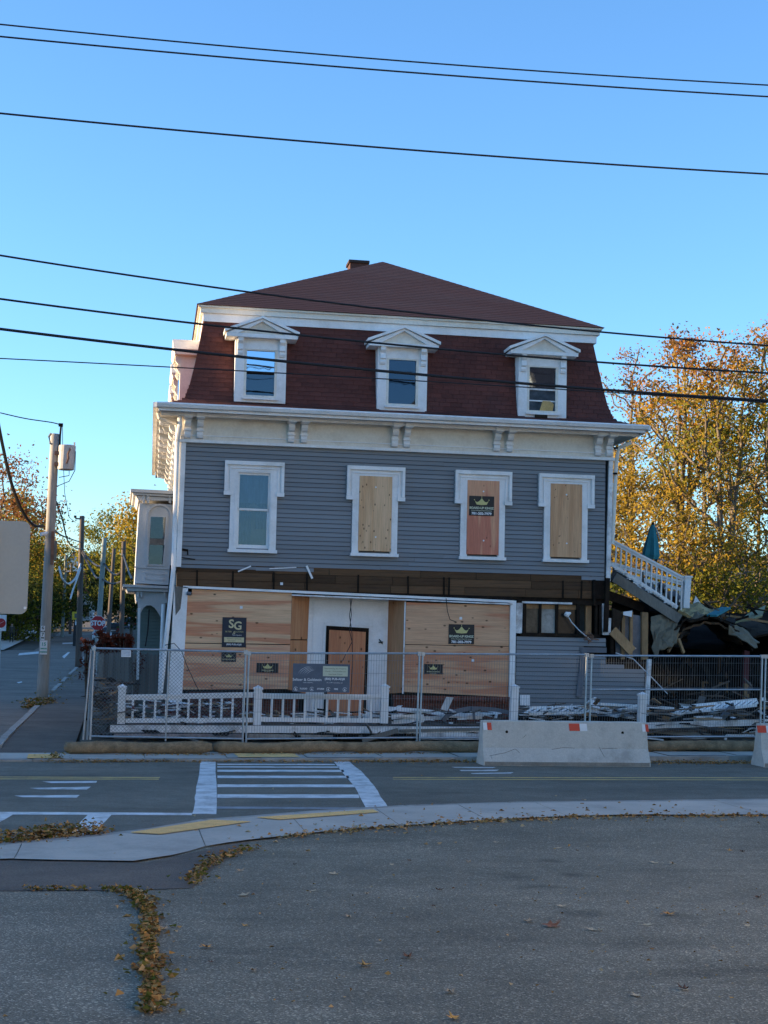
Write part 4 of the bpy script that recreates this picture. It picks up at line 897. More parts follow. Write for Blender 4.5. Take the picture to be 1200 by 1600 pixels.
MB().box(p.x-.095,p.x+.095,p.y-.005,p.y+.003,p.z-.065,p.z+.07).build('plate', print_w, tg); MB().box(p.x-.08,p.x+.08,p.y-.008,p.y-.005,p.z-.05,p.z+.055).build('print', M('tag_print', (.55,.57,.60), .6), tg)

# ------------------------------------------------------------------ signs
def crown(cx, cz, w, y, par, m_=gold):
    h = w*.42; L = []
    L += [(-.5,.30),(-.44,.30)]
    pts = [(-.40,-.30),(.40,-.30)] + [(.40+.10*i/4, -.30+.62*i/4) for i in range(1,5)] 
    top = []
    for i in range(9):
        u = i/8; xx = .5-.5*u; top.append((xx, .32-.40*math.sin(math.pi*min(1,u*1.0))*(1-u*.4)+u*u*.42))
    lft = [(-a, b) for a, b in reversed(top[:-1])]
    poly = [(-.36,-.34),(0,-.42),(.36,-.34)] + top + lft
    MB().prism([(cx+a*w, cz+b*h) for a, b in poly], y-.003, y).build('crown', m_, par)
    for a, b in ((-.52,.44),(0,.92),(.52,.44)):
        MB().prism([(cx+a*w+.035*w*math.cos(t_*math.pi/4), cz+b*h+.035*w*math.sin(t_*math.pi/4)) for t_ in range(8)], y-.003, y).build('crown_tip', m_, par)
def kings(px, py, pw, ph, Y, label, full=True):
    c = at(px, py, Y); s_ = (at(px+10,py,Y)-at(px-10,py,Y)).length/20; w, h = pw*s_, ph*s_
    t = thing('contractor_sign', (c.x, Y, c.z-h/2), label, 'sign', 'board-up company signs')
    MB().box(c.x-w/2, c.x+w/2, Y-.004, Y+.004, c.z-h/2, c.z+h/2).build('panel', blackp, t); y = Y-.005
    if full:
        crown(c.x, c.z+.17*h, w*.56, y, t)
        text('BOARD-UP KINGZ', h*.155, (c.x, y-.001, c.z-.16*h), print_g, t, bold=.0035, sx=.98)
        text('24 Hour Emergency Board Up Service', h*.075, (c.x, y-.001, c.z-.265*h), print_g, t, bold=.0008, sx=.92)
        text('781-202-7979', h*.165, (c.x, y-.001, c.z-.445*h), print_w, t, bold=.0035, sx=1.12)
    else:
        crown(c.x, c.z+.10*h, w*.46, y, t)
        text('BOARD-UP KINGZ', h*.15, (c.x, y-.001, c.z-.30*h), goldp, t, bold=.001, sx=1.05 if pw < 30 else 1.0)
        if pw >= 28: text('781-202-7979', h*.11, (c.x, y-.001, c.z-.44*h), goldp, t, bold=.0005)
kings(752.5, 790.5, 39, 30, YF-.075, 'black crown sign with phone number on the reddish second-floor window board')
kings(721, 991, 40, 30, YF-.01, 'large black crown sign with phone number on the right-hand shopfront plywood')
kings(357.5, 1026.5, 23, 15, YF-.01, 'small black crown sign directly below the tall navy sign', False)
kings(418, 1043.5, 34, 15, YF-.01, 'small black crown sign on plywood between the tall navy sign and the door', False)
kings(677, 1045.5, 29, 15.5, YF-.01, 'small black crown sign on the right-hand plywood, low beside the fence post', False)
c = at(366, 988, YF-.012); w, h = .53, .66
t = thing('adjuster_sign', (c.x, c.y, c.z-h/2), 'tall navy sign with large gold SG letters on the left plywood', 'sign')
MB().box(c.x-w/2,c.x+w/2,c.y-.004,c.y+.004,c.z-h/2,c.z+h/2).build('panel', navy, t); y = c.y-.006
text('S', .26, (c.x-.07,y,c.z+.10), goldp, t, bold=.006); text('G', .25, (c.x+.075,y-.001,c.z+.065), goldp, t, bold=.006)
text('SELTSER    GOLDSTEIN', .04, (c.x,y,c.z+.0), gold, t); text('&', .10, (c.x-.01,y,c.z-.04), goldp, t, shear=.3); text('Public Adjusters', .032, (c.x+.06,y,c.z-.07), print_w, t)
MB().box(c.x-.22,c.x+.22,y-.001,y+.001,c.z-.22,c.z-.11).build('gold_strip', goldp, t); text('PROPERTY DAMAGE', .035, (c.x,y-.003,c.z-.155), print_k, t); text('SPECIALISTS', .03, (c.x-.05,y-.003,c.z-.20), print_k, t)
text('(800) PUB-ADJR', .05, (c.x,y,c.z-.285), print_w, t, bold=.001)
c = at(502, 1059.5, YFN-.04); w, h = 1.18, .58
t = thing('adjuster_banner', (c.x, c.y, c.z-h/2), 'wide slate-blue sign with curved white stripes hung on the fence before the door', 'sign')
MB().box(c.x-w/2,c.x+w/2,c.y-.003,c.y+.003,c.z-h/2,c.z+h/2).build('panel', slate, t); y = c.y-.005
MB().box(c.x+.03,c.x+.545,y-.001,y+.001,c.z+.04,c.z+.245).build('notice', print_g, t)
for k, s_ in enumerate(('Representing the Property','Owner / Policyholder for','Insurance Claims')): text(s_, .042, (c.x+.288,y-.003,c.z+.185-.058*k), print_k, t)
text('(800) PUB-ADJR', .062, (c.x+.28,y,c.z-.035), print_w, t, bold=.0012); text('Since 1967  www.seltser.com', .028, (c.x+.28,y,c.z-.10), print_w, t)
text('Seltser & Goldstein', .076, (c.x-.29,y,c.z-.06), print_w, t, bold=.0005); text('PUBLIC ADJUSTERS', .024, (c.x-.27,y,c.z-.105), print_w, t)
for px_, s_ in ((-.36,'FLOOD'),(-.01,'STORM'),(.31,'FIRE')): text(s_, .045, (c.x+px_,y,c.z-.235), print_w, t, bold=.001)
for px_ in (-.52,-.19,.15,.49):
    mb = MB()
    for i in range(14):
        a0, a1 = 2*math.pi*i/16+.4, 2*math.pi*(i+1)/16+.4
        mb.add([(c.x+px_+math.cos(a)*r_, y, c.z-.225+math.sin(a)*r_) for a, r_ in ((a0,.042),(a1,.042),(a1,.036),(a0,.036))], [(0,1,2,3)])
    mb.add([(c.x+px_-.015,y,c.z-.245),(c.x+px_+.015,y,c.z-.245),(c.x+px_,y,c.z-.2)],[(0,1,2)]); mb.build('icon', print_w, t)
for k in range(5):
    mb = MB(); n = 8
    for i in range(n):
        def pt(u, w_): a = 2.75-u*1.15; r_ = .20+k*.03; return (c.x-.16+math.cos(a)*r_*1.0-.02*k+.03, y, c.z-.03+math.sin(a)*r_*.95+w_-.01*k)
        u0, u1 = i/n, (i+1)/n; wd = .006*math.sin(math.pi*(u0+.06)); mb.add([pt(u0,0),pt(u1,0),pt(u1,wd),pt(u0,wd)],[(0,1,2,3)])
    mb.build('stripe', print_w, t)

# ------------------------------------------------------------------ barriers and wattles
def barrier(x0, x1, yf, label, tapes):
    yc = yf+.31; t = thing('concrete_barrier', ((x0+x1)/2, yc, 0), label, 'barrier', 'concrete barriers along the kerb')
    pr = [(-.305,.0),(-.305,.075),(-.30,.085),(-.175,.33),(-.10,.825),(-.085,.84),(.085,.84),(.10,.825),(.175,.33),(.30,.085),(.305,.075),(.305,0)]
    bm_ = MB(); n = 14; k = len(pr)
    for i in range(n+1):
        x = x0+(x1-x0)*i/n
        for yy, z in pr: bm_.v.append((x+(-.02 if i == 0 else .02 if i == n else 0)*(1-z), yc+yy+rnd.uniform(-.003,.003), z+(rnd.uniform(-.004,.004) if z > .8 else 0)))
    for i in range(n):
        for j in range(k): bm_.f.append((i*k+j,(i+1)*k+j,(i+1)*k+(j+1)%k,i*k+(j+1)%k)); bm_.mi.append(0)
    bm_.f += [tuple(range(k)), tuple(n*k+j for j in range(k))]; bm_.mi += [0,0]
    body = bm_.build('body', concrete, t)
    def fy(z): return yc-.175+.075*(z-.33)/.495 if z > .33 else yc-.30+.125*(z-.085)/.245
    MB().add([(x0+.0,yc-.3075,.004),(x1,yc-.3075,.004),(x1,yc-.3075,.075),(x0,yc-.3075,.075)],[(0,1,2,3)]).build('stained_foot', M('stained_concrete', (.24,.225,.195), .9, .25, 2, 30, .2), t)
    for xa, xb, m_ in tapes:
        MB().add([(xa,fy(.66)-.004,.66),(xb,fy(.66)-.004,.66),(xb-.012,fy(.80)-.004,.80),(xa-.012,fy(.80)-.004,.80)],[(0,1,2,3)]).build('reflective_tape', m_, t)
    return t, fy
xb = lambda px: at(px,1132,28.2).x
b1, fy = barrier(6.95, 10.22, 27.98, 'whole concrete barrier with red and white tape standing in the road', [(xb(755),xb(761),print_w),(xb(761.2),xb(768),redtape),(xb(889),xb(905.5),redtape),(xb(905.7),xb(917),print_w),(xb(1003),xb(1008),print_w),(xb(1008.2),xb(1013),redtape)])
for px,py in ((792,1143.5),(973,1145)):
    p = at(px,py,28.15); y_ = fy(p.z)-.004; MB().add([(p.x+.028*math.cos(i*math.pi/6), y_, p.z+.028*math.sin(i*math.pi/6)) for i in range(12)],[tuple(range(12))]).build('lifting_hole', char, b1)
crk = M('crack', (.13,.125,.115), .9)
for pts in ([(765,1181),(790,1176),(805,1170),(812,1176)],[(767,1181),(769,1186)],[(862,1171),(880,1168),(898,1169)],[(936,1167),(944,1182)],[(940,1170),(965,1169)],[(817,1153),(822,1148)]):
    L = []
    for px,py in pts:
        q = at(px,py,28.0)
        for _ in range(4): q = at(px,py,fy(q.z)-.003)
        L.append(q)
    MB().tube(L, .0035, 4).build('crack', crk, b1)
barrier(12.62, 15.9, 28.06, 'concrete barrier cut off by the right edge of the picture', [(at(1182,1142,28.3).x,at(1196,1142,28.3).x,redtape),(at(1196.3,1142,28.3).x,at(1207,1142,28.3).x,print_w)])
def wattle(pts, label, r=.108):
    mb = MB(); P = []; pts = [Vector(p) for p in pts]
    for a, b in zip(pts[:-1], pts[1:]):
        n = max(2, int((b-a).length/.10))
        for i in range(n): P.append(a.lerp(b, i/n))
    P.append(pts[-1]); n = 16; ph = rnd.uniform(0,9)
    rs = [r*(1+.07*math.sin(i*.37+ph)+.05*math.sin(i*.13+ph)+rnd.uniform(-.025,.025)) for i in range(len(P))]
    rs[0] *= .6; rs[-1] *= .6; rs[1] *= .9; rs[-2] *= .9
    P = [p+Vector((0,.03*math.sin(i*.21+ph),.012*math.sin(i*.3+ph))) for i,p in enumerate(P)]
    mb.tube(P, rs, n)
    mb.v = [tuple(c+rnd.uniform(-.006,.006) for c in v) for v in mb.v]
    o = mb.build('straw_wattle', straw, smooth=True); setp(o, label, 'wattle', 'straw wattles along the fence')
    mbn = MB(); 
    for i in range(900):
        k = rnd.randrange(1, len(P)-1); a = rnd.uniform(0, 2*math.pi); rr = rs[k]*1.0; d = (P[k+1]-P[k]).normalized(); s_ = d.cross(Vector((0,0,1))).normalized(); c = P[k]+s_*math.cos(a)*rr+Vector((0,0,math.sin(a)*rr))
        e = c+Vector((rnd.uniform(-.05,.05), rnd.uniform(-.02,.02), rnd.uniform(-.012,.016))); mbn.tube([c, e], .0028, 3, False)
    setp(mbn.build('straw', M('loose_straw', (.30,.22,.12), .95, .2, 3, 20, 0, island=.4), o), kind='stuff')
def wq(px, dy=0., dz=0.):
    p = at(px,1167,29.6); X = p.x
    for _ in range(4): X = at(px,1167,yk(X)+1.15).x
    return (X, yk(X)+1.15+dy, kz(X)+.115+dz)
wattle([wq(119,.55),wq(107,.3),wq(110,.02),wq(140,-.05),wq(230,-.02),wq(331)], 'straw wattle at the left end, its tip curling back round the fence corner')
wattle([wq(334,.02,-.01),wq(480),wq(620,.01),wq(770)], 'straw wattle lying below the door and the right-hand plywood')
wattle([wq(765,.05),wq(900),wq(1100),wq(1260)], 'straw wattle seen between the two concrete barriers')

# ------------------------------------------------------------------ collapsed annex at the right
def patch(cs, n, m_, amp, mat, name, par, th=.03, seed=1):
    r_ = random.Random(seed); A, B, C, D = [at(*c) if len(c) == 3 else Vector(c) for c in cs]
    mb = MB(); g0 = []
    for j in range(m_+1):
        for i in range(n+1):
            u, v = i/n, j/m_; p = (A*(1-u)+B*u)*(1-v)+(D*(1-u)+C*u)*v
            g0.append(p+Vector((r_.uniform(-amp,amp), r_.uniform(-amp,amp), r_.uniform(-amp,amp)+amp*1.2*math.sin(u*7+v*3+seed))))
    k = len(g0); mb.v = [tuple(p) for p in g0]+[tuple(p+Vector((0,th*.7,-th))) for p in g0]
    for j in range(m_):
        for i in range(n): a = j*(n+1)+i; q = (a,a+1,a+n+2,a+n+1); mb.f.append(q); mb.f.append(tuple(k+z for z in reversed(q))); mb.mi += [0,0]
    bd = [(i, i+1) for i in range(n)]+[(m_*(n+1)+i+1, m_*(n+1)+i) for i in range(n)]+[((j+1)*(n+1), j*(n+1)) for j in range(m_)]+[(j*(n+1)+n,(j+1)*(n+1)+n) for j in range(m_)]
    for a, b in bd: mb.f.append((b, a, k+a, k+b)); mb.mi.append(0)
    return mb.build(name, mat, par)
annex = thing('burned_annex', (15, 36, .3), 'collapsed one-storey annex with blackened interior and torn roof right of the house', 'ruin')
MB().box(12.2,22,40.5,40.7,.3,3.25).build('back_wall', dark, annex)
MB().box(12.2,22,33.3,40.5,.28,.5).build('floor', char, annex)
MB().box(21.8,22,34,40.5,.3,3.6).build('end_wall', dark, annex)
MB().box(12.15,12.3,37.5,40.5,.3,3.6).build('end_wall', dark, annex)
patch([(1012,1000,36.5),(1075,1000,36),(1080,945,39),(1000,930,39)],6,6,.06,tar,'fallen_ceiling',annex,.06,3)
patch([(1022,1026,34.2),(1060,1000,34.8),(1058,944,35.6),(1018,968,35.0)],7,7,.04,membrane,'roof_membrane',annex,.03,5)
patch([(1040,1010,34.8),(1078,990,35.0),(1062,948,36.2),(1050,975,35.6)],5,5,.06,tar,'roof_felt',annex,.04,8)
def vault(pts, Y0, Y1, mat, name, par, amp, th, seed):
    # a sagging sheet bent over a ridge: pts is its front outline, swept back from Y0 to Y1
    r_ = random.Random(seed); P = []
    for (x0,y0),(x1,y1) in zip(pts[:-1], pts[1:]):
        for k in range(4): P.append((x0+(x1-x0)*k/4, y0+(y1-y0)*k/4))
    P.append(pts[-1]); n = len(P); rows = 7; g_ = []
    for j in range(rows):
        Y = Y0+(Y1-Y0)*j/(rows-1)
        for x, y in P:
            q = at(x, y, Y0); g_.append(Vector((q.x+(Y-Y0)*.17, Y, q.z+.05*(Y-Y0)))+Vector((r_.uniform(-amp,amp), r_.uniform(-amp,amp), r_.uniform(-amp,amp))))
    mb = MB(); k = len(g_); mb.v = [tuple(p) for p in g_]+[tuple(p+Vector((0,.01,-th))) for p in g_]
    for j in range(rows-1):
        for i in range(n-1): a = j*n+i; q = (a,a+1,a+n+1,a+n); mb.f += [q, tuple(k+z for z in reversed(q))]; mb.mi += [0,0]
    for i in range(n-1): mb.f.append((i,i+1,k+i+1,k+i)); mb.mi.append(0)
    return mb.build(name, mat, par)
vault([(1036,1006),(1052,984),(1070,970),(1092,964),(1118,963),(1136,969),(1150,982),(1164,996),(1180,1016)],35.0,38.0,tar,'roof_felt',annex,.05,.06,12)
vault([(1044,1010),(1060,990),(1078,978),(1100,972),(1124,973),(1142,984),(1160,1004)],35.05,37.5,burnt,'roof_decking',annex,.03,.05,13)
patch([(1135,980,34.8),(1176,1014,34.6),(1186,1000,35.2),(1150,975,35.2)],6,4,.05,membrane,'roof_membrane',annex,.02,15)
patch([(1140,985,36),(1260,1010,36),(1260,965,40),(1130,970,40)],8,6,.07,tar,'roof_felt',annex,.06,17)
patch([(1010,1015,37.5),(1300,1020,37.5),(1300,968,40.5),(1010,950,40.5)],10,6,.06,dark,'sagging_roof',annex,.08,19)
patch([(1062,958,35.2),(1122,965,35.3),(1118,948,36.0),(1064,942,36.0)],8,5,.05,insul,'insulation',annex,.08,21)
patch([(1075,968,35.0),(1125,962,35.2),(1122,955,35.6),(1078,958,35.6)],7,3,.05,membrane,'board_scrap',annex,.03,23)
patch([(1150,972,36.5),(1192,962,36.8),(1196,945,37.6),(1152,968,37.4)],5,3,.015,M('pale_yellow_board', (.36,.34,.20), .85),'foam_board',annex,.05,25)
MB().bar(at(1112,962,35.0),at(1134,950,36.0),.25,.05).build('teal_scrap', teal, annex)
MB().prism([(at(1082,948,36).x,at(1082,948,36).z),(at(1096,944,36).x,at(1096,944,36).z),(at(1087,931,36).x,at(1087,931,36).z)],36,36.03).build('torn_flashing', print_w, annex)
MB().bar(at(1163,1100,36.4),at(1166,1008,36.4),.14,.14,(0,1,0)).build('maroon_post', maroon, annex)
MB().bar(at(1165,1095,36.0),at(1166,1068,36.0),.14,.10,(0,1,0)).build('new_stud', rawwood, annex)
MB().bar(at(1098,1066,37),at(1137,1068,37),.06,.05).bar(at(1098,1066,37),at(1097,1104,37),.06,.07,(0,1,0)).bar(at(1135,1066,37),at(1135,1082,37),.06,.08,(0,1,0)).build('window_frame_remains', rawwood, annex)
for i in range(26):
    x0 = rnd.uniform(1025,1240); yy = rnd.uniform(35.5,40); a = at(x0, rnd.uniform(1000,1060), yy); b = a+Vector((rnd.uniform(-.8,.8), rnd.uniform(-.5,.5), -rnd.uniform(.5,1.7))); MB().bar(a, b, .05, rnd.choice((.09,.14))).build('charred_rafter', char if rnd.random() < .8 else burnt, annex)
for a, b in (((1030,985,35),(1052,970,35.5)),((1044,1018,34.6),(1060,990,35)),((1060,998,34.5),(1068,1020,34.6))): MB().bar(at(*a), at(*b), .05, .07).build('broken_batten', rawwood, annex)
mb = MB()
for i in range(110):
    p = at(rnd.uniform(1020,1230), rnd.uniform(1072,1112), rnd.uniform(34.2,39)); p.z = max(p.z,.5)
    b = p+Vector((rnd.uniform(-.5,.5), rnd.uniform(-.3,.3), rnd.uniform(-.25,.25))); mb.bar(p, b, rnd.uniform(.02,.09), rnd.uniform(.01,.05))
setp(mb.build('charred_rubble', M('rubble', (.09,.065,.048), .9, .4, 3, 15, .2, island=.6), annex), kind='stuff')
for i in range(22):
    a = at(rnd.uniform(1040,1195), rnd.uniform(945,975), rnd.uniform(35.6,37.4)); d_ = Vector((rnd.uniform(-1,1), rnd.uniform(-.5,.5), rnd.uniform(-.5,.35))).normalized()*rnd.uniform(.3,1.3)
    MB().bar(a-d_/2, a+d_/2, rnd.uniform(.05,.16), rnd.uniform(.02,.06)).build('broken_board', rnd.choice((oldwood,char,burnt,oldwood,rawwood,char)), annex)
# fallen balcony with its white railing
bal = thing('fallen_balcony', (12.6, 35.4, 3.0), 'white balcony railing sagging steeply down from the house corner over the annex', 'balcony')
YB2 = 35.2
railing(bal, (956,844),(1072,905),(954,881),(1058,949), [963+7.9*i for i in range(14)], YB2, .035)
p, q = at(1074,903,YB2), at(1071,950,YB2); o = MB().bar(q, p, .15, .15, (0,1,0)).build('newel_post', white, bal); MB().bar(p, p+Vector((0,0,.05)), .20, .20, (0,1,0)).build('post_cap', white, o)
railing(bal, (957,880),(1075,912),(957,893),(1078,925), [], 37.5, .04)
for i in range(9): x = 966+12*i; MB().bar(at(x,892+i*3.4,37.5), at(x,912+i*3.6,37.5), .05, .05, (0,1,0)).build('baluster', cream, bal)
MB().bar(at(960,902,YB2-.05), at(1062,968,YB2-.05), .05, .24).build('rim_joist', greywood, bal)
patch([(955,905,35.25),(1055,958,35.25),(1062,940,38.5),(958,884,38.5)],6,4,.02,char,'deck_underside',bal,.05,31)
MB().bar(at(950,930,35.4), at(1005,950,35.4), .12, .22).build('charred_beam', char, bal); MB().bar(at(958,945,35.8), at(1050,975,36.2), .12, .2).build('charred_beam', char, bal)
mb = MB()
for i in range(30): p = at(962+rnd.uniform(0,95), 0, YB2) if False else at(962+i*3.2, 889+i*2.05+rnd.uniform(-3,3), YB2-.03); mb.box(p.x-.03,p.x+.03,p.y-.02,p.y+.02,p.z-.02,p.z+.02)
setp(mb.build('debris_bits', peel, bal), kind='stuff')
for i in range(16):
    p = at(975+rnd.uniform(0,85), 0, 36.3) if False else at(978+i*5.3, 908+i*2.0+rnd.uniform(-8,8), 36.3); MB().bar(p, p+Vector((rnd.uniform(-.2,.2),0,rnd.uniform(.1,.4))), rnd.uniform(.08,.2), .02, (0,1,0)).build('tumbled_board', rnd.choice((greypl,peel,slate,oldwood)), bal)
# closed teal umbrella
ub = at(1017,880,37.6); um = thing('garden_umbrella', (ub.x, ub.y, ub.z-.8), 'closed teal garden umbrella standing tilted behind the fallen balcony railing', 'umbrella')
tip = at(1020,820,37.6); mb = MB(); n = 12; L = 9
for j in range(L+1):
    v = j/L; c = tip.lerp(at(1016.5,874,37.6), v)
    for i in range(n):
        a = 2*math.pi*i/n; r_ = (.05+.17*v**.8)*(1 if v < .93 else .75)*(1.0+(.18 if i % 2 else -.14)*min(1,v*2)); mb.v.append((c.x+math.cos(a)*r_, c.y+math.sin(a)*r_, c.z-.10*(1 if i % 4 == 0 else 0)*(v > .95)))
for j in range(L):
    for i in range(n): mb.f.append((j*n+i,j*n+(i+1)%n,(j+1)*n+(i+1)%n,(j+1)*n+i)); mb.mi.append(0)
mb.f.append(tuple(range(n))); mb.mi.append(0)
mb.build('canopy', teal, um); MB().tube([at(1016.5,876,37.6), (ub.x,ub.y,ub.z-.8)], .022, 8).build('pole', rawwood, um); MB().tube([tip+Vector((0,0,-.02)), tip+Vector((.005,0,.07))], [.05,.03], 8).build('finial', char, um)
for a_ in (.4,): MB().bar(tip+Vector((.06,-.06,-.06)), tip+Vector((.19,-.08,-.42)), .03, .03).build('pale_edge', M('pale_canvas', (.45,.52,.50), .8), um)

# ------------------------------------------------------------------ loose wreckage on the porch
def loose(name, label, cat, pts, w, h, m_, up=(0,0,1), group=None):
    mb = MB(); P = [at(*p) for p in pts]
    for a, b in zip(P[:-1], P[1:]): mb.bar(a, b, w, h, up)
    o = mb.build(name, m_); return setp(o, label, cat, group)
def fallen_rail(label, a, b, n, hgt, sk):
    A, B = at(*a), at(*b); t = thing('fallen_railing', (A+B)/2, label, 'railing')
    u = Vector((sk,.25,hgt)); MB().bar(A, B, .05, .06).build('rail', white, t); MB().bar(A+u, B+u*.9, .05, .06).build('rail', white, t)
    for i in range(n): s_ = (i+.5)/n; MB().bar(A.lerp(B,s_), (A+u).lerp(B+u*.9,s_), .045, .045, (0,1,0)).build('baluster', white, t)
fallen_rail('fallen white railing section lying on the porch behind the whole barrier', (812,1116,32.2),(955,1112,32.4),13,.13,.3)
fallen_rail('fallen white railing section lying before the collapsed annex, right of the corner board', (1048,1116,32.4),(1182,1102,32.8),14,.16,.35)
loose('fallen_board','long warped white board lying under the right-hand plywood','board',[(604,1107,33),(660,1111,32.9),(720,1118,32.8),(756,1116,32.7)],.10,.09,white)
loose('fallen_board','white fallen siding panel leaning on the porch edge right of the third post','board',[(612,1124,32.0),(662,1121,32.0)],.05,.20,white)
loose('fallen_board','white board lying along the porch edge below the right-hand plywood','board',[(662,1122,32.1),(752,1121,32.2)],.12,.07,peel)
loose('arched_trim','bent grey arched trim piece lying under the right-hand plywood','trim',[(692,1126,31.9),(700,1117,31.9),(714,1111,31.9),(733,1107,31.9),(755,1107.5,31.9),(775,1109,31.9),(794,1113,31.9)],.10,.085,greypl)
loose('trim_tie','short grey upright strap across the arched trim','strap',[(739.5,1104,31.82),(741,1124,31.82)],.05,.03,greypl,(0,1,0))
loose('fallen_board','weathered board slanting under the porch edge left of the middle fence post','board',[(566,1157,31.3),(622,1141,31.3)],.04,.10,greywood)
loose('fallen_board','thin grey board lying level under the porch edge beside the slanting board','board',[(624,1142,31.3),(752,1139,31.3)],.05,.06,greywood)
loose('fallen_board','white board at ground level behind the middle fence posts','board',[(655,1150,31.0),(756,1151,31.0)],.06,.13,peel)
loose('fallen_board','long white board on the ground below the left railing','board',[(178,1150,31.2),(380,1150,31.2)],.06,.09,M('dirty_pinkish_board', (.36,.30,.28), .8, .35, 3, 20, .2, dirt=(.14,.10,.08), dirtamt=.8))
loose('fallen_board','stained board on the ground below the railing with the slate sign','board',[(388,1150,31.2),(520,1152,31.2)],.06,.09,M('dirty_board', (.36,.33,.29), .8, .35, 3, 20, .2, dirt=(.14,.10,.08), dirtamt=.8))
loose('fallen_board','grey plank leaning across the fallen railing before the annex','board',[(1128,1122,32.3),(1146,1102,32.6)],.05,.14,greypl)
loose('fallen_board','white plank on the porch edge left of the last post','board',[(935,1100,32.5),(1000,1103,32.5)],.3,.05,white)
loose('fallen_board','white board right of the last post, before the annex','board',[(1014,1104,32.6),(1050,1107,32.6)],.3,.06,white)
loose('fallen_plank','dark split plank lying low between the two barriers','board',[(1014,1141,31.6),(1075,1146,31.5),(1110,1150,31.4)],.12,.10,greywood)
loose('fallen_plank','brown plank lying across the porch edge between the two barriers','board',[(1015,1128,31.9),(1082,1133,31.6),(1130,1146,31.3)],.2,.05,oldwood)
loose('rolled_sheet','rolled white sheet lying before the annex','sheet',[(1086,1125,31.9),(1126,1126,31.9)],.16,.16,white)
loose('bent_pipe','bent white pipe near the ground by the right barrier','pipe',[(1133,1156,31.2),(1135,1149,31.2),(1178,1149,31.2)],.045,.045,white)
def rubble(name, label, n, xr, yr, Yr, mats, smax, seed):
    r_ = random.Random(seed); mb = MB()
    for i in range(n):
        p = at(r_.uniform(*xr), r_.uniform(*yr), r_.uniform(*Yr)); mb.cur = r_.randrange(len(mats))
        d = Vector((r_.uniform(-1,1), r_.uniform(-.6,.6), r_.uniform(-.10,.13))).normalized()*r_.uniform(.05,smax)
        if r_.random() < .35:
            q = p+Vector((r_.uniform(-.2,.2),r_.uniform(-.1,.1),r_.uniform(-.04,.06))); mb.add([p, p+d, q+d, q], [(0,1,2,3)])
        else: mb.bar(p, p+d, r_.uniform(.015,.09), r_.uniform(.008,.035))
    return setp(mb.build(name, mats), label, 'debris', kind='stuff')
rubble('debris_pile','splintered white and brown debris behind the left railing',170,(195,390),(1096,1130),(31.6,33.2),[peel,oldwood,white,rawwood,char,maroon],.55,2)
rubble('debris_pile','scattered debris behind the railing with the slate sign',90,(400,600),(1112,1132),(31.6,33.2),[peel,oldwood,white,char,rawwood],.5,3)
rubble('debris_pile','debris strewn under the right-hand plywood',90,(610,800),(1112,1130),(31.6,33.2),[peel,oldwood,white,char],.6,4)
rubble('debris_pile','splintered wood and white scraps before the grey lower wall',120,(810,1005),(1102,1122),(31.8,33.3),[peel,white,oldwood,char,rawwood],.6,5)
rubble('debris_pile','splintered wreckage on the ground between the two barriers',240,(1015,1240),(1098,1158),(31.0,33.2),[oldwood,char,greywood,peel,oldwood,char,rawwood],.8,6)
rubble('debris_pile','dark rubbish under the porch edge',130,(175,760),(1144,1158),(31.1,32.0),[oldwood,char,greywood,char],.6,7)
rubble('debris_pile','brush and scraps inside the left fence corner',150,(150,190),(1060,1150),(31.2,35.5),[oldwood,char,greywood,rawwood,oldwood],.5,8)
# loose cables hanging on the front
for pts, lb in (([(547,935,33.4),(549,960,33.4),(546,985,33.4),(550,1003,33.4),(535,1033,33.3)],'thin black cable hanging before the door, crossing itself'),
                ([(550,935,33.42),(546,962,33.42),(550,990,33.42),(551,1030,33.42),(548,1085,33.42)],'thin black cable hanging straight down before the door'),
                ([(258,1008,33.3),(272,1005,33.2),(284,1018,33.2),(292,1040,33.2),(305,1068,33.2),(311,1080,33.2)],'black cable looping from the left pillar down the plywood'),
                ([(697,935,33.4),(699,955,33.4),(703,968,33.4),(713,972,33.4)],'short black cable end on the right-hand plywood above the large crown sign')):
    mb = MB(); mb.tube([at(*p) for p in pts], .009, 5); setp(mb.build('hanging_cable', cablem), lb, 'cable')
# ------------------------------------------------------------------ street furniture
def gzs(X, Y): return street_z(Y)+(.1 if X > -2.2 else 0.)
def pole(top, bot, Y, r0_, r1_, m_, label, extra=0.):
    a, b = at(*bot, Y), at(*top, Y); b0 = a-Vector((0,0,extra)); t = thing('utility_pole', a, label, 'utility pole', 'utility poles along the side street')
    n = 10; MB().tube([b0.lerp(b, i/n) for i in range(n+1)], [r0_+(r1_-r0_)*i/n for i in range(n+1)], 12).build('shaft', m_, t, smooth=True); return t, a, b
t, a, b = pole((86,678),(65.5,1100),48.9,.185,.135,polew,'nearest pale wooden utility pole carrying the transformer and parking signs',.2)
tc = at(104.5,716,48.7); tr = MB(); tr.tube([tc+Vector((-.02,0,-.38)),tc+Vector((-.02,0,-.36)),tc+Vector((0,0,.34)),tc+Vector((0,0,.40)),tc+Vector((0,0,.42))],[.22,.26,.27,.27,.20],18); trp = tr.build('transformer', transf, t)
MB().tube([tc+Vector((.05,-.2,.34)),tc+Vector((.1,-.25,.27)),tc+Vector((.03,-.27,.1)),tc+Vector((.06,-.28,-.02)),tc+Vector((0,-.27,-.2))],.03,5).build('bushing_lead', rust, trp)
MB().tube([tc+Vector((.22,-.02,.40)),tc+Vector((.22,-.02,.52))],.03,6).build('bushing', transf, trp)
MB().box(tc.x-.38,tc.x-.22,48.6,48.8,tc.z+.1,tc.z+.2).box(tc.x-.38,tc.x-.22,48.6,48.8,tc.z-.25,tc.z-.15).build('hanger', rust, trp)
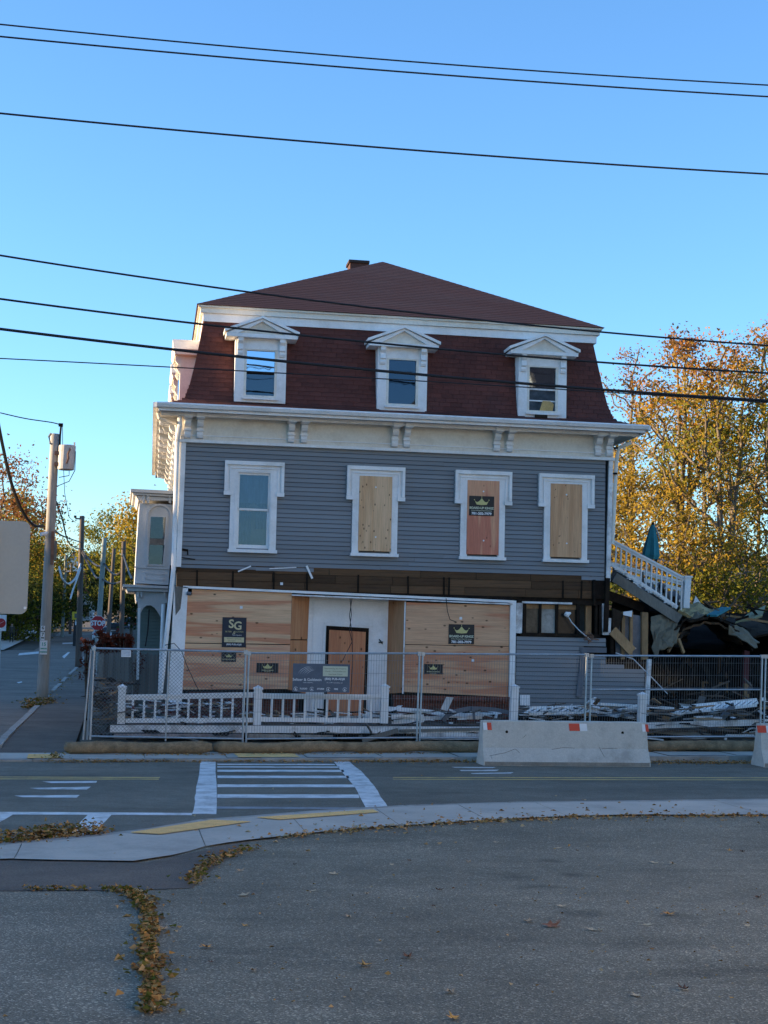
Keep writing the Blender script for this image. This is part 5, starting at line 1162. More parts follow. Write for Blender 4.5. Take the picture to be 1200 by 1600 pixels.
MB().tube([at(93,705,48.8),at(94,680,48.8),at(95.5,664,48.8)],.035,6).build('insulator_pin', char, t); MB().box(at(95,664,48.8).x-.07,at(95,664,48.8).x+.07,48.75,48.85,at(95,664,48.8).z-.05,at(95,664,48.8).z+.05).build('insulator', char, t)
MB().tube([at(80,677,48.7),at(76.5,682,48.7),at(78.5,693,48.7),at(82,694,48.7)],.035,6).build('cutout_fuse', greywood, t)
MB().tube([at(118,705,48.6),at(117,735,48.6),at(108,752,48.6),at(88,760,48.7)],.014,5).tube([at(108,736,48.6),at(108,743,48.6),at(92,746,48.7)],.014,5).tube([at(97.5,664,48.8),at(98,700,48.8),at(101,770,48.8),at(108,808,48.8),at(116,815,48.8)],.010,5).build('lead_wires', cablem, t)
MB().tube([at(74,832,48.6),at(71,834,48.5),at(64,835,48.4)],[.03,.07,.06],8).build('cable_clamp', print_w, t)
MB().bar(at(83,830,48.65),at(81,882,48.65),.10,.10,(0,1,0)).build('cable_riser', rust, t); MB().bar(at(87.5,845,48.65),at(86,875,48.65),.08,.08,(0,1,0)).build('riser_guard', greywood, t)
for (x0,y0,x1,y1), lines, pm, nm in (((63.3,978,70.3,1000),(('6',.16,.76),('HOUR',.09,.56),('7',.16,.28),('PM',.08,.1)),print_k,'small white parking-hours sign on the nearest pole, above the green lettered one'),((62,1000.8,74.2,1022.5),(('15',.17,.62),('MINUTE',.085,.38),('PARKING',.085,.14)),greenp,'white sign reading 15 minute parking in green on the nearest pole')):
    p, q = at(x0,y1,48.55), at(x1,y0,48.55); w_, h_ = q.x-p.x, q.z-p.z
    s_ = thing('parking_sign', ((p.x+q.x)/2,48.55,p.z), nm, 'sign'); MB().box(p.x,q.x,48.545,48.56,p.z,q.z).build('plate', print_w, s_)
    for tx, sz, fr in lines: text(tx, sz*h_/.45*(.9 if len(tx) < 3 else .62), ((p.x+q.x)/2,48.54,p.z+fr*h_), pm, s_, bold=.004)
pole((128.3,806),(122.3,1045),90,.19,.14,polew2,'dark brown utility pole, second from the camera, at the walk edge',.3)
p2t = bpy.data.objects['utility_pole.001'] if 'utility_pole.001' in bpy.data.objects else t
MB().bar(at(117.5,810,90),at(128,811,90),.1,.08).build('cross_arm', polew2, p2t); MB().tube([at(117.5,809,90),at(117.5,805.5,90)],.09,6).build('insulator', char, p2t)
pole((163.2,841),(152.5,975),80,.15,.12,polew3,'pale greenish utility pole leaning behind the stop sign',2.5)
pole((178.3,857),(167.5,985),95,.14,.11,polew2,'thin brown utility pole just right of the pale greenish one',2.5)
pole((193.5,846),(190.5,990),72,.13,.10,polew2,'grey-brown utility pole nearest the bay window',2.)
pole((103,868),(97.5,982),165,.20,.14,polew3,'thin far utility pole against the dark trees left of the brown pole',2.5)
pole((112,880),(110,985),175,.18,.14,polew2,'thin dark far pole behind the yellow sign',2.5)
def cable(pts, label, r=.02, m_=cablem, sm_n=8):
    P = [at(*p) for p in pts]; out = []
    for i in range(len(P)-1):
        p0 = P[max(i-1,0)]; p1 = P[i]; p2_ = P[i+1]; p3 = P[min(i+2,len(P)-1)]
        for k in range(sm_n):
            u = k/sm_n; out.append(.5*((2*p1)+(p2_-p0)*u+(2*p0-5*p1+4*p2_-p3)*u*u+(3*p1-p0-3*p2_+p3)*u**3))
    out.append(P[-1]); mb = MB(); mb.tube(out, r, 5); return setp(mb.build('overhead_cable', m_), label, 'cable', 'overhead cables')
# wires across the view: each hangs in its own vertical plane
def wire(y0, y1, y2, Y, r, label, thick=None):
    a, c, b = at(0,y0,Y), at(600,y1,Y), at(1200,y2,Y); P = []
    def q(t):   # quadratic through the three points, x as parameter
        x = a.x+(b.x-a.x)*t; l0 = (x-c.x)*(x-b.x)/((a.x-c.x)*(a.x-b.x)); l1 = (x-a.x)*(x-b.x)/((c.x-a.x)*(c.x-b.x)); l2 = (x-a.x)*(x-c.x)/((b.x-a.x)*(b.x-c.x))
        return Vector((x, Y, a.z*l0+c.z*l1+b.z*l2))
    for i in range(41): P.append(q(-.45+1.9*i/40))
    mb = MB(); mb.tube(P, r, 6); o = mb.build('power_line', cablem, smooth=True); return setp(o, label, 'wire', 'overhead lines along the road')
wire(38,93,133,20.5,.011,'topmost overhead wire, high in the blue sky')
wire(57,110,151,20.2,.012,'second overhead wire from the top, just under the topmost')
wire(177,231,272,19.5,.013,'third overhead wire from the top, alone in the sky above the roof')
wire(399,483,540,29.4,.020,'overhead wire crossing the brown hip roof')
wire(467,537,583,29.6,.022,'overhead wire crossing the dormer pediments')
wire(514,580,626,29.9,.030,'thickest overhead wire, crossing the dormer window panes')
wire(560,592,629,29.2,.012,'thin overhead wire just below the thickest one')
cable([(0,645,48),(40,654,48.3),(80,660,48.6),(95,664,48.8)],'thin wire reaching the top of the transformer pole',.018)
cable([(-5,650,44),(5,700,45),(18,755,46),(35,798,47),(52,820,48),(68,822,48.7)],'heavy drooping cable at the left edge reaching the transformer pole',.05)
cable([(88,785,48.9),(97,810,55),(106,845,64),(118,856,75),(128,858,90)],'service wire from the transformer pole to the dark brown pole',.03)
cable([(83,826,48.9),(95,836,55),(110,842,70),(128,848,90)],'upper drooping wire between the first two poles',.03)
cable([(128,860,90),(140,875,88),(152,884,84),(161,884,80)],'drooping cable from the dark brown pole to the pale greenish pole',.06)
cable([(127,862,90),(140,885,88),(150,902,84),(160,902,80)],'lower drooping cable from the dark brown pole to the pale pole',.06)
cable([(162,880,80),(172,893,78),(182,898,75),(192,890,72)],'cable sagging between the pale pole and the pole near the bay',.05)
cable([(160,905,80),(175,912,77),(192,908,72)],'lower cable sagging between the pale pole and the pole near the bay',.05)
cable([(192,865,72),(200,890,62),(206,905,50)],'service cable from the pole near the bay to the house',.04)
cable([(126,880,90),(120,900,88),(108,912,87),(98,905,86),(92,885,86)],'pale looped cable hanging left of the dark brown pole',.06,cablep)
cable([(127,884,90),(120,905,89),(114,922,88.5),(110,936,88)],'pale cable end dangling beside the dark brown pole',.05,cablep)

# sign back at the left edge, close to the camera
sc = at(-14, 887.5, 13.0); t = thing('road_sign_back', (sc.x,13.0,.1), 'blank grey back of a road sign, close by at the left edge', 'sign')
e = at(48,815,13.0); f_ = at(48,960,13.0); hw = e.x-sc.x; zt_, zb_ = e.z, f_.z; rr = .06; pl = []
for cx, cz, a0 in ((sc.x+hw-rr, zt_-rr, 0),(sc.x-hw+rr, zt_-rr, 90),(sc.x-hw+rr, zb_+rr, 180),(sc.x+hw-rr, zb_+rr, 270)):
    for i in range(6): a = math.radians(a0+i*18); pl.append((cx+math.cos(a)*rr, cz+math.sin(a)*rr))
MB().prism(pl, 13.0, 13.004).build('panel', signback, t); MB().bar((sc.x,13.03-.06,zt_-.03),(sc.x,13.03-.06,.2),.05,.05,(0,1,0)).build('post', galv, t)
MB().tube([(at(39,950,13).x,12.99,at(39,950,13).z),(at(39,950,13).x,13.0,at(39,950,13).z)],.012,8).build('bolt', print_w, t)
# stop sign
p = at(153,973.5,74); t = thing('stop_sign', (p.x,74,street_z(74)), 'red octagonal stop sign on a thin post beside the side street', 'sign'); R_ = .385
oc = lambda r_: [(p.x+r_*math.cos(math.pi/8+i*math.pi/4), p.z+r_*math.sin(math.pi/8+i*math.pi/4)) for i in range(8)]
MB().prism(oc(R_),74,74.01).build('border', print_w, t); MB().prism(oc(R_*.93),73.985,73.999).build('face', redp, t); text('STOP', .33, (p.x,73.98,p.z-.115), print_w, t, bold=.014, sx=.86); MB().box(p.x-.035,p.x+.035,74.01,74.06,street_z(74),p.z+.3).build('post', galv, t)
p = at(1.5,973.5,60); t = thing('no_entry_sign', (p.x,60,0), 'white sign with red disc at the left edge, below the grey sign back', 'sign')
MB().box(p.x-.2,p.x+.2,60,60.01,p.z-.3,p.z+.32).build('plate', print_w, t); MB().prism([(p.x+.18*math.cos(i*math.pi/10),p.z+.18*math.sin(i*math.pi/10)) for i in range(20)],59.985,59.998).build('disc', redp, t); MB().bar((p.x-.10,59.98,p.z-.05),(p.x+.1,59.98,p.z+.06),.01,.07,(0,1,0)).build('bar', print_w, t); MB().box(p.x-.03,p.x+.03,60.01,60.06,0,p.z+.2).build('post', galv, t)
p = at(118.5,962,140); t = thing('warning_sign', (p.x,140,street_z(140)), 'small yellow warning sign above a black post box left of the brown pole', 'sign')
MB().box(p.x-.33,p.x+.33,140,140.02,p.z-.36,p.z+.36).build('plate', yellowp, t); MB().box(p.x-.12,p.x+.12,139.97,139.99,p.z-.2,p.z+.2).build('symbol', print_k, t); MB().box(p.x-.04,p.x+.04,140.02,140.08,street_z(140)-.2,p.z+.2).build('post', galv, t)
p = at(119,980,139); MB().box(p.x-.25,p.x+.3,139.1,139.5,street_z(139)-.2,p.z+.5).build('utility_box', blackp, t); MB().box(p.x-.1,p.x+.25,139.05,139.1,p.z+.2,p.z+.5).build('notice', print_w, t)
# white fence across the cross street
t = thing('picket_fence', at(98,990,132), 'low white board fence under the dark trees across the street', 'fence')
for i in range(19):
    u = i/18; q0 = at(80+38*u, 990-2.0*u*6, 200+14*u); z1_ = at(0, 982.5-9*u, 200+14*u).z+1.0*0; q1 = at(80+38*u,981.5-7*u,200+14*u)
    MB().box(q0.x-.075, q0.x+.075, q0.y, q0.y+.03, min(q0.z,q1.z-.6), q1.z).build('picket', greypl if u < .4 else white, t)
MB().bar(at(80,984,200.1),at(118,977,214.1),.05,.1).build('rail', white, t)

# ------------------------------------------------------------------ cars
def car(label, loc, rz, paint, L=4.5, Wd=1.82, H=1.48, suv=False):
    t = thing('parked_car', loc, label, 'car', 'cars parked on the side street'); c, s_ = math.cos(rz), math.sin(rz); o = Vector(loc)
    def bl(mb, name, m_, par=None, **k):
        mb.v = [(o.x+c*x-s_*y, o.y+s_*x+c*y, o.z+z) for x, y, z in mb.v]; return mb.build(name, m_, par or t, **k)
    h1 = .62*H
    prof_ = [(-L/2,.32),(-L/2+.02,.62),(-L/2+.10,h1-.02),(-L*.30,h1+.04),(-L*.22,h1+.05),(L*.34,h1+.03),(L/2-.05,h1-.10),(L/2,.62),(L/2-.02,.32)]
    mb = MB()
    for sy, k in ((-1,1.0),(-.8,1.0),(.8,1.0),(1,1.0)):
        for x, z in prof_: mb.v.append((x*(.985 if abs(sy) == 1 else 1), sy*Wd/2, z-(.03 if abs(sy) == 1 and z > .7 else 0)))
    n = len(prof_)
    for i in range(3):
        for j in range(n): mb.f.append((i*n+j,(i+1)*n+j,(i+1)*n+(j+1)%n,i*n+(j+1)%n)); mb.mi.append(0)
    mb.f += [tuple(range(n)), tuple(3*n+j for j in range(n))]; mb.mi += [0,0]
    bl(mb, 'body', paint)
    r_ = -L*.47 if suv else -L*.40
    cab = [(r_,h1),(r_+.22,H-.06),(r_+.45,H),(L*.06,H),(L*.14,H-.05),(L*.30,h1)]
    mb = MB(); 
    for sy in (-1,1):
        for x, z in cab: mb.v.append((x, sy*(Wd/2-.06-(.16 if z > h1+.1 else 0)), z))
    n = len(cab); mb.f = [tuple(range(n)), tuple(range(2*n-1,n-1,-1))]+[(j,n+j,n+(j+1)%n,(j+1)%n) for j in range(n)]; mb.mi = [0]*len(mb.f)
    bl(mb, 'cabin', paint)
    bl(MB().add([(r_-.01,-.68,h1+.06),(r_-.01,.68,h1+.06),(r_+.2,.58,H-.10),(r_+.2,-.58,H-.10)],[(0,1,2,3)]), 'rear_window', carglass)
    bl(MB().add([(L*.285,-.70,h1+.05),(L*.285,.70,h1+.05),(L*.15,.6,H-.09),(L*.15,-.6,H-.09)],[(0,1,2,3)]), 'windscreen', carglass)
    for sy in (-1,1):
        yy = sy*(Wd/2-.055); y2 = sy*(Wd/2-.205)
        for x0, x1 in ((r_+.2,-L*.1),(-L*.08,L*.22)): bl(MB().add([(x0,yy,h1+.05),(x1,yy,h1+.05),(x1-.12,y2,H-.1),(x0+.1,y2,H-.1)],[(0,1,2,3)]), 'side_window', carglass)
        for x in (-L*.31, L*.31):
            w_ = bl(MB().tube([(x,sy*(Wd/2-.2),.33),(x,sy*(Wd/2+.01),.33)],.33,16), 'wheel', rubber); bl(MB().tube([(x,sy*(Wd/2),.33),(x,sy*(Wd/2+.02),.33)],.2,12), 'rim', galv, w_)
        bl(MB().box(-L/2-.01,-L/2+.06,sy*.6-.15,sy*.6+.15,h1-.28,h1-.06), 'tail_light', redp)
        bl(MB().box(L/2-.07,L/2+.005,sy*.62-.16,sy*.62+.16,h1-.26,h1-.12), 'headlight', print_w)
    bl(MB().box(-L/2-.03,-L/2+.02,-Wd/2+.1,Wd/2-.1,.3,.5).box(L/2-.02,L/2+.03,-Wd/2+.1,Wd/2-.1,.28,.46), 'bumper', greypl)
    bl(MB().box(-L/2-.035,-L/2-.02,-.26,.26,.55,.67), 'number_plate', print_w)
    return t
silver = M('silver_car_paint', (.50,.51,.52), .3, .05, 2, 20, 0, metal=.3, spec=.6); blackc = M('black_car_paint', (.02,.021,.024), .25, .05, 2, 20, 0, spec=.6); dgrey = M('grey_car_paint', (.10,.11,.12), .3, .05, 2, 20, 0, spec=.6)
def onstreet(px, Y): p = at(px, 980, Y); return (p.x, Y, street_z(Y)+.01)
car('silver car parked behind the stop sign', onstreet(160,150), math.pi/2, silver, suv=True, H=1.62)
car('black car parked just right of the silver one', onstreet(177,172), math.pi/2, blackc)
car('dark car farthest up the side street beside the bay window pole', onstreet(203,195), math.pi/2, blackc, H=1.6, suv=True)
car('dark grey car by the person at the left edge', (at(17,975,172).x,172,street_z(172)+.05), .5, dgrey)

# ------------------------------------------------------------------ person far down the street
pp = at(17.5,1008,142); pz = street_z(142)+.13
pn = bpy.data.meshes.new('person'); vv = [(0,0,.92),(0,.0,1.15),(0,.02,1.38),(0,.02,1.48),(0,-.02,1.62),(0,-.03,1.74),(-.20,.02,1.40),(-.26,.0,1.12),(-.22,-.10,.90),(-.21,-.12,.80),(.20,.02,1.40),(.27,-.02,1.12),(.24,-.14,.92),(.23,-.17,.82),(-.10,0,.88),(-.11,-.06,.48),(-.12,.02,.08),(-.13,-.12,.04),(.10,0,.88),(.12,.02,.48),(.12,.12,.08),(.13,.0,.04)]
pe = [(0,1),(1,2),(2,3),(3,4),(4,5),(2,6),(6,7),(7,8),(8,9),(2,10),(10,11),(11,12),(12,13),(0,14),(14,15),(15,16),(16,17),(0,18),(18,19),(19,20),(20,21)]
rads = [.15,.14,.16,.06,.10,.07,.075,.055,.045,.04,.075,.055,.045,.04,.10,.07,.05,.045,.10,.07,.05,.045]
pn.from_pydata(vv, pe, []); po = bpy.data.objects.new('person', pn); COL.objects.link(po); po.location = (pp.x,142,pz)
md = po.modifiers.new('skin','SKIN'); 
for v_, r_ in zip(pn.skin_vertices[0].data, rads): v_.radius = (r_, r_*.8)
pn.skin_vertices[0].data[0].use_root = True
po.modifiers.new('sub','SUBSURF').levels = 2; po.modifiers['sub'].render_levels = 2
dg = bpy.context.evaluated_depsgraph_get(); nm = bpy.data.meshes.new_from_object(po.evaluated_get(dg)); po.modifiers.clear(); po.data = nm
nm.materials.clear(); 
for m_ in (M('brown_coat', (.07,.055,.04), .9), M('dark_trousers', (.02,.02,.022), .9), M('skin', (.42,.26,.19), .7), M('dark_hair', (.03,.022,.018), .9)): nm.materials.append(m_)
for f in nm.polygons:
    z = f.center.z; f.material_index = 1 if z < .9 and abs(f.center.x) < .2 else 3 if z > 1.68 or (z > 1.56 and f.center.y > .0) else 2 if z > 1.46 or z < .84 else 0
    f.use_smooth = True
setp(po, 'person in a brown coat and dark trousers walking on the far left sidewalk', 'person')

# ------------------------------------------------------------------ far houses
def fhouse(label, x0, x1, y0, y1, z0, ze, zr, wm, rm, gm, wins):
    t = thing('distant_house', ((x0+x1)/2, y0, z0), label, 'house'); MB().box(x0,x1,y0,y1,z0,ze).build('wall', wm, t); xm = (x0+x1)/2
    MB().prism([(x0,ze),(x1,ze),(xm,zr-.1)], y0, y1).build('gable', gm, t)
    for sx, xe in ((-1,x0-.5),(1,x1+.5)): MB().prism([(xe,ze-.3),(xe,ze-.05),(xm,zr+.15),(xm,zr-.1)], y0-.5, y1+.4).build('roof', rm, t)
    for u, v in wins:
        x = x0+(x1-x0)*u; z = z0+(ze-z0)*v; w_ = MB().box(x-.6,x+.6,y0-.05,y0,z-.85,z+.85).build('window', white, t); MB().box(x-.48,x+.48,y0-.07,y0-.05,z-.73,z+.73).build('pane', carglass, w_)
    return t
q0, q1 = at(92,935,230), at(134,935,230)
fhouse('distant red-brick house with white gable and dark roof up the side street', q0.x, q1.x, 230, 242, 4, at(100,893,230).z, at(113,862,230).z, M('far_brick', (.26,.10,.07), .85), M('far_roof', (.045,.055,.06), .8), white, [(.25,.6),(.7,.6)])
q0, q1 = at(121,938,185), at(146,938,185)
fhouse('distant low house with an orange-brown roof half hidden by trees', q0.x, q1.x, 185, 195, 3.2, at(130,938,185).z, at(132,922,185).z, white, M('orange_roof', (.30,.10,.05), .85), white, [(.5,.5)])
# stockade fence and bushes by the house's left side
t = thing('stockade_fence', (.4,38,.3), 'weathered grey vertical-board fence behind the chain-link panel', 'fence')
zb_, zt_ = at(200,1088,38).z, at(200,1026,38).z; x = at(156,1050,38).x; xe = at(262,1050,38).x
sp = umesh('fence_board', MB().prism([(-.5,-.5),(.5,-.5),(.5,.46),(0,.5),(-.5,.46)],-.5,.5), greywood)
while x < xe: piece('fence_board', sp, (x+.05,38+rnd.uniform(-.01,.01),(zb_+zt_)/2+rnd.uniform(-.03,.03)), t, (.092,.02,zt_-zb_+.2)); x += .1
MB().box(at(156,1050,38).x,xe,38.02,38.08,zt_-.35,zt_-.27).build('fence_rail', greywood, t); 
p = at(157,1050,37.8); MB().bar((p.x,37.8,.3),(p.x,37.8,zt_+.05),.11,.11,(0,1,0)).build('fence_post', greywood, t)
# ------------------------------------------------------------------ vegetation
lf_gold = leafmat('gold_leaves', [(.10,.10,.02),(.30,.20,.03),(.48,.30,.05),(.24,.20,.03),(.11,.13,.025)], .5)
lf_olive = leafmat('olive_leaves', [(.06,.085,.02),(.14,.15,.025),(.26,.23,.035),(.11,.14,.025)], .45)
lf_orange = leafmat('orange_leaves', [(.30,.10,.025),(.38,.15,.03),(.42,.24,.04),(.22,.07,.03)], .5)
lf_red = leafmat('russet_leaves', [(.16,.045,.03),(.26,.09,.04),(.30,.17,.05),(.12,.06,.04)], .45)
lf_dark = leafmat('dark_green_leaves', [(.025,.045,.02),(.05,.07,.022),(.09,.10,.025)], .35)
lf_bush = leafmat('red_bush_leaves', [(.08,.03,.02),(.14,.045,.03),(.11,.06,.035)], .4)
def leaf_mesh(name, C, size, mats, rs, parent, flat=False, mi=None):
    n = len(C); a = rs.normal(size=(n,3)); a /= np.linalg.norm(a, axis=1)[:,None]; b = rs.normal(size=(n,3))
    if flat: a[:,2] *= .25; b[:,2] *= .25
    b -= (a*b).sum(1)[:,None]*a; b /= np.linalg.norm(b, axis=1)[:,None]
    s_ = size*rs.uniform(.45,1.5,(n,1)); a *= s_; b *= s_*.62; nn = np.cross(a,b); nn /= np.linalg.norm(nn,axis=1)[:,None]; fold = nn*s_*.25
    V = np.stack([C-a*.5, C+b*.5-a*.05+fold, C+a*.5, C-b*.5-a*.05+fold], 1).reshape(-1,3)
    me = bpy.data.meshes.new(name); me.vertices.add(n*4); me.vertices.foreach_set('co', V.astype(np.float32).ravel())
    me.loops.add(n*4); me.loops.foreach_set('vertex_index', np.arange(n*4, dtype=np.int32)); me.polygons.add(n)
    me.polygons.foreach_set('loop_start', np.arange(0,n*4,4,dtype=np.int32)); me.polygons.foreach_set('loop_total', np.full(n,4,dtype=np.int32))
    for m_ in mats: me.materials.append(m_)
    if mi is not None: me.polygons.foreach_set('material_index', mi.astype(np.int32))
    me.update(calc_edges=True); me.validate()
    o = bpy.data.objects.new(name, me); COL.objects.link(o); o.parent = parent; return o
def tree(label, x, y, z, h, r, mats, nleaf, seed, lsize=.14, cb=.35, ntgt=70, tr=.16, name='maple_tree', group=None, spread=.34, topmat=None, stems=1):
    rs = np.random.RandomState(seed); rr = random.Random(seed)
    t = thing(name, (x,y,z), label, 'tree', group)
    nodes = []; par = []
    for s_ in range(stems):
        ox, oy = rr.uniform(-.5,.5)*(stems > 1)*r*.5, rr.uniform(-.4,.4)*(stems > 1); pr_ = -1; nn = 9
        for i in range(nn+1):
            u = i/nn; nodes.append(np.array([ox*(u**.7)*1.6+rr.uniform(-.06,.06)*r*.6*u, oy*u+rr.uniform(-.06,.06)*r*.6*u, u*h*.86])); par.append(pr_ if i else -1); pr_ = len(nodes)-1
    T = []
    while len(T) < ntgt:
        p = rs.uniform(-1,1,3)
        if (p**2).sum() > 1: continue
        zz = h*(cb+(1-cb)*(p[2]+1)/2); k = math.sqrt(max(.05, 1-abs((zz/h-(cb+.45*(1-cb)))/(.62*(1-cb)+.02))**2.2)) if zz/h > cb+.45*(1-cb) else 1
        T.append(np.array([p[0]*r*k*1.1, p[1]*r*k*1.1, zz]))
    T.sort(key=lambda p: math.hypot(p[0],p[1])); ends = []
    for p in T:
        A = np.array(nodes); d = np.linalg.norm(A-p, axis=1)+np.where(A[:,2] > p[2]-.25*math.hypot(p[0],p[1])-.1, 50, 0)+np.maximum(0,(h*.22-A[:,2]))*3
        k = int(d.argmin()); a = nodes[k]; pv = k; m_ = 4
        for i in range(1,m_+1):
            u = i/m_; q = a+(p-a)*u; q[2] += math.sin(u*math.pi)*.10*np.linalg.norm(p-a)*(.4); q = q+rs.normal(size=3)*.05*r*.4*(i < m_); nodes.append(q); par.append(pv); pv = len(nodes)-1
        ends.append(pv)
    cnt = np.ones(len(nodes))*0.0
    for e in ends: cnt[e] = 1
    for i in range(len(nodes)-1,-1,-1):
        if par[i] >= 0: cnt[par[i]] += cnt[i]
    rad = .012+tr*np.sqrt(np.maximum(cnt,.4)/cnt.max())*.95
    base = MB(); limb = MB()
    for i, p in enumerate(par):
        if p < 0: continue
        tgt = base if cnt[i] > cnt.max()*.45 or i <= stems*10 and nodes[i][2] < h*.5 else limb
        a, b = Vector(nodes[p])+Vector((x,y,z)), Vector(nodes[i])+Vector((x,y,z))
        if (b-a).length > 1e-3: tgt.tube([a, b], [float(min(rad[p],rad[i]*1.6)), float(rad[i])], 5, False)
    if base.v: base.build('trunk', bark, t, smooth=True)
    if limb.v: setp(limb.build('branches', bark, t, smooth=True), kind='stuff')
    # leaves around the branch ends and along the outer branches
    cs = []; per = nleaf//len(ends)
    for e in ends:
        w_ = rs.uniform(.35,1.65); k = int(per*w_); seg = [e, par[e], par[par[e]]]; u = rs.randint(0,3,k)
        c0_ = np.array([nodes[s_] for s_ in seg])[u]; cs.append(c0_+rs.normal(size=(k,3))*np.array([spread,spread,spread*.75])*rs.uniform(.6,1.25))
    C = np.concatenate(cs); C = C[C[:,2] > h*cb*.6]
    mi = np.zeros(len(C))
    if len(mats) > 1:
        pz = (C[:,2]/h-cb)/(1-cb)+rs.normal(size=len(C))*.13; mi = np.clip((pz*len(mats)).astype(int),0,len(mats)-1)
    leaf_mesh('crown', C, lsize, mats, rs, t, mi=mi)
    return t
def hillz(px, Y): X = at(px,900,Y).x; return X, base_z(X,Y)
RG = 'autumn trees on the bank right of the house'
for lb, px, Y, topy, r, mats, n, sd_, kw in (
    ('tall orange-topped tree with twin trunks at the centre of the right-hand bank',1062,60,508,3.2,[lf_gold,lf_gold,lf_orange,lf_red],8200,11,dict(stems=3,cb=.34,tr=.12)),
    ('large golden tree with a thick forked trunk nearest the right edge',1128,57,516,3.1,[lf_gold,lf_olive,lf_gold,lf_orange],7800,12,dict(stems=3,tr=.14,cb=.36)),
    ('russet-topped tree cut off by the right edge',1215,61,492,3.4,[lf_gold,lf_olive,lf_orange],7500,13,dict(stems=2,cb=.30,tr=.13)),
    ('thin half-bare tree with pinkish leaves right beside the mansard roof',985,72,530,2.6,[lf_gold,lf_red],4200,14,dict(cb=.3,ntgt=60)),
    ('dense yellow tree directly behind the upper right corner of the house',985,64,690,2.6,[lf_gold],5000,15,dict(cb=.15)),
    ('yellow-green tree between the two orange-topped trees on the bank',1100,68,640,3.0,[lf_gold,lf_olive],5200,16,dict(cb=.12)),
    ('olive-yellow tree low at the right edge behind the forked trunk',1185,67,690,3.0,[lf_olive,lf_gold],5200,17,dict(cb=.12)),
    ('golden tree just outside the right edge of the picture',1310,63,520,3.4,[lf_gold,lf_orange],7000,18,dict(cb=.2)),
    ('yellow understorey tree behind the teal umbrella',1025,56,760,2.2,[lf_gold,lf_gold],3600,19,dict(cb=.10,tr=.08)),
    ('low olive understorey tree behind the fallen balcony post',1085,55,790,2.0,[lf_olive,lf_gold],2800,20,dict(cb=.10,tr=.08)),
    ('low yellow understorey tree at the right edge above the wreckage',1165,55,800,2.2,[lf_olive,lf_gold],2800,21,dict(cb=.10,tr=.08)),
    ('yellow tree peeping between house corner and downspout',945,60,720,2.0,[lf_gold],4500,22,dict(cb=.15,tr=.09))):
    X, z = hillz(px, Y); h = at(px, topy, Y).z-z; tree(lb, X, Y, z-.1, h, r, mats, n, sd_, lsize=.13, group=RG, **kw)
LG = 'trees along the side street'
for lb, px, Y, topy, r, mats, n, sd_, ls, kw in (  # where leaves go dark to gold upward, sunlit tops are coloured in
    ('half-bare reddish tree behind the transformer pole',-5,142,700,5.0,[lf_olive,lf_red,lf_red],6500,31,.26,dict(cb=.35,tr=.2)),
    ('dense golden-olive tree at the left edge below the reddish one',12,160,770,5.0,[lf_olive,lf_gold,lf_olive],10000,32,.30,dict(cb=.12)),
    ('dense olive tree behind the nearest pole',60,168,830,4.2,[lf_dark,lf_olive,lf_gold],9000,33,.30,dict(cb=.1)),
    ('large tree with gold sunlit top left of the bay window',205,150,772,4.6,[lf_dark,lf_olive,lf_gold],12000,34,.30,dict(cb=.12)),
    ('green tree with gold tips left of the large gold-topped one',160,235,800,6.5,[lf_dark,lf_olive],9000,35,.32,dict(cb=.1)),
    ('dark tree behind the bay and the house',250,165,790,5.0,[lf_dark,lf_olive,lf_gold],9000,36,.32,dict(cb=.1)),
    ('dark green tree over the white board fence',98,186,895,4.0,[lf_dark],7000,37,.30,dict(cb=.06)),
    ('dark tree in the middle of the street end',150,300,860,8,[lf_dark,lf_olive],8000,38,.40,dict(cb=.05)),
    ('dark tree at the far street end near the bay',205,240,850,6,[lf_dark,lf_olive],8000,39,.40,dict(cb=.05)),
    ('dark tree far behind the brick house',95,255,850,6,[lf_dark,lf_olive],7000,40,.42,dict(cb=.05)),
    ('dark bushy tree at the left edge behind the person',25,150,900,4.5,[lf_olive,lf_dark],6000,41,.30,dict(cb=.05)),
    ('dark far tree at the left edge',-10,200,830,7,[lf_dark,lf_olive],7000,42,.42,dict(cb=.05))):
    X = at(px,980,Y).x; z = base_z(X,Y); h = at(px,topy,Y).z-z; tree(lb, X, Y, z-.1, h, r, mats, n, sd_, lsize=ls, group=LG, spread=.6 if Y < 120 else .9, ntgt=55, **kw)
# shrubs
def shrub(label, px, py, Y, w, h, mat, n, seed, ls=.07, zb_=None):
    c = at(px,py,Y); rs = np.random.RandomState(seed); z0 = zb_ if zb_ is not None else .3; t = thing('red_shrub', (c.x,Y,z0), label, 'shrub', 'red-leaved shrubs by the side fence')
    mb = MB()
    for i in range(9):
        a = rs.uniform(0,6.28); e = Vector((c.x+math.cos(a)*w*.6*rs.uniform(.2,1), Y+math.sin(a)*w*.5, c.z+rs.uniform(-.3,.35)*h)); mb.tube([(c.x,Y,z0), Vector((c.x,Y,z0)).lerp(e,.5)+Vector((0,0,.1)), e], [.025,.018,.008], 5, False)
    mb.build('stems', bark, t)
    C = []
    for i in range(14):
        q = rs.normal(size=3)*np.array([w*.38,w*.38,h*.30]); C.append(q+rs.normal(size=(n//14,3))*np.array([w,w,h])*.15)
    leaf_mesh('foliage', np.concatenate(C)+np.array([0,0,c.z-z0]), ls, [mat], rs, t)
shrub('rounded dark red shrub below the stop sign',166,1004,42,.40,.42,lf_bush,1300,51,.08)
shrub('dark red shrub between the stop sign shrub and the entry hood post',196,1003,41,.36,.42,lf_bush,1200,52,.08)
shrub('small red shrub at the fence corner post',138,1008,40,.2,.2,lf_bush,250,53,.07); shrub('small dark red shrub low left of the corner post',137,1050,40,.22,.4,lf_bush,260,54,.07)
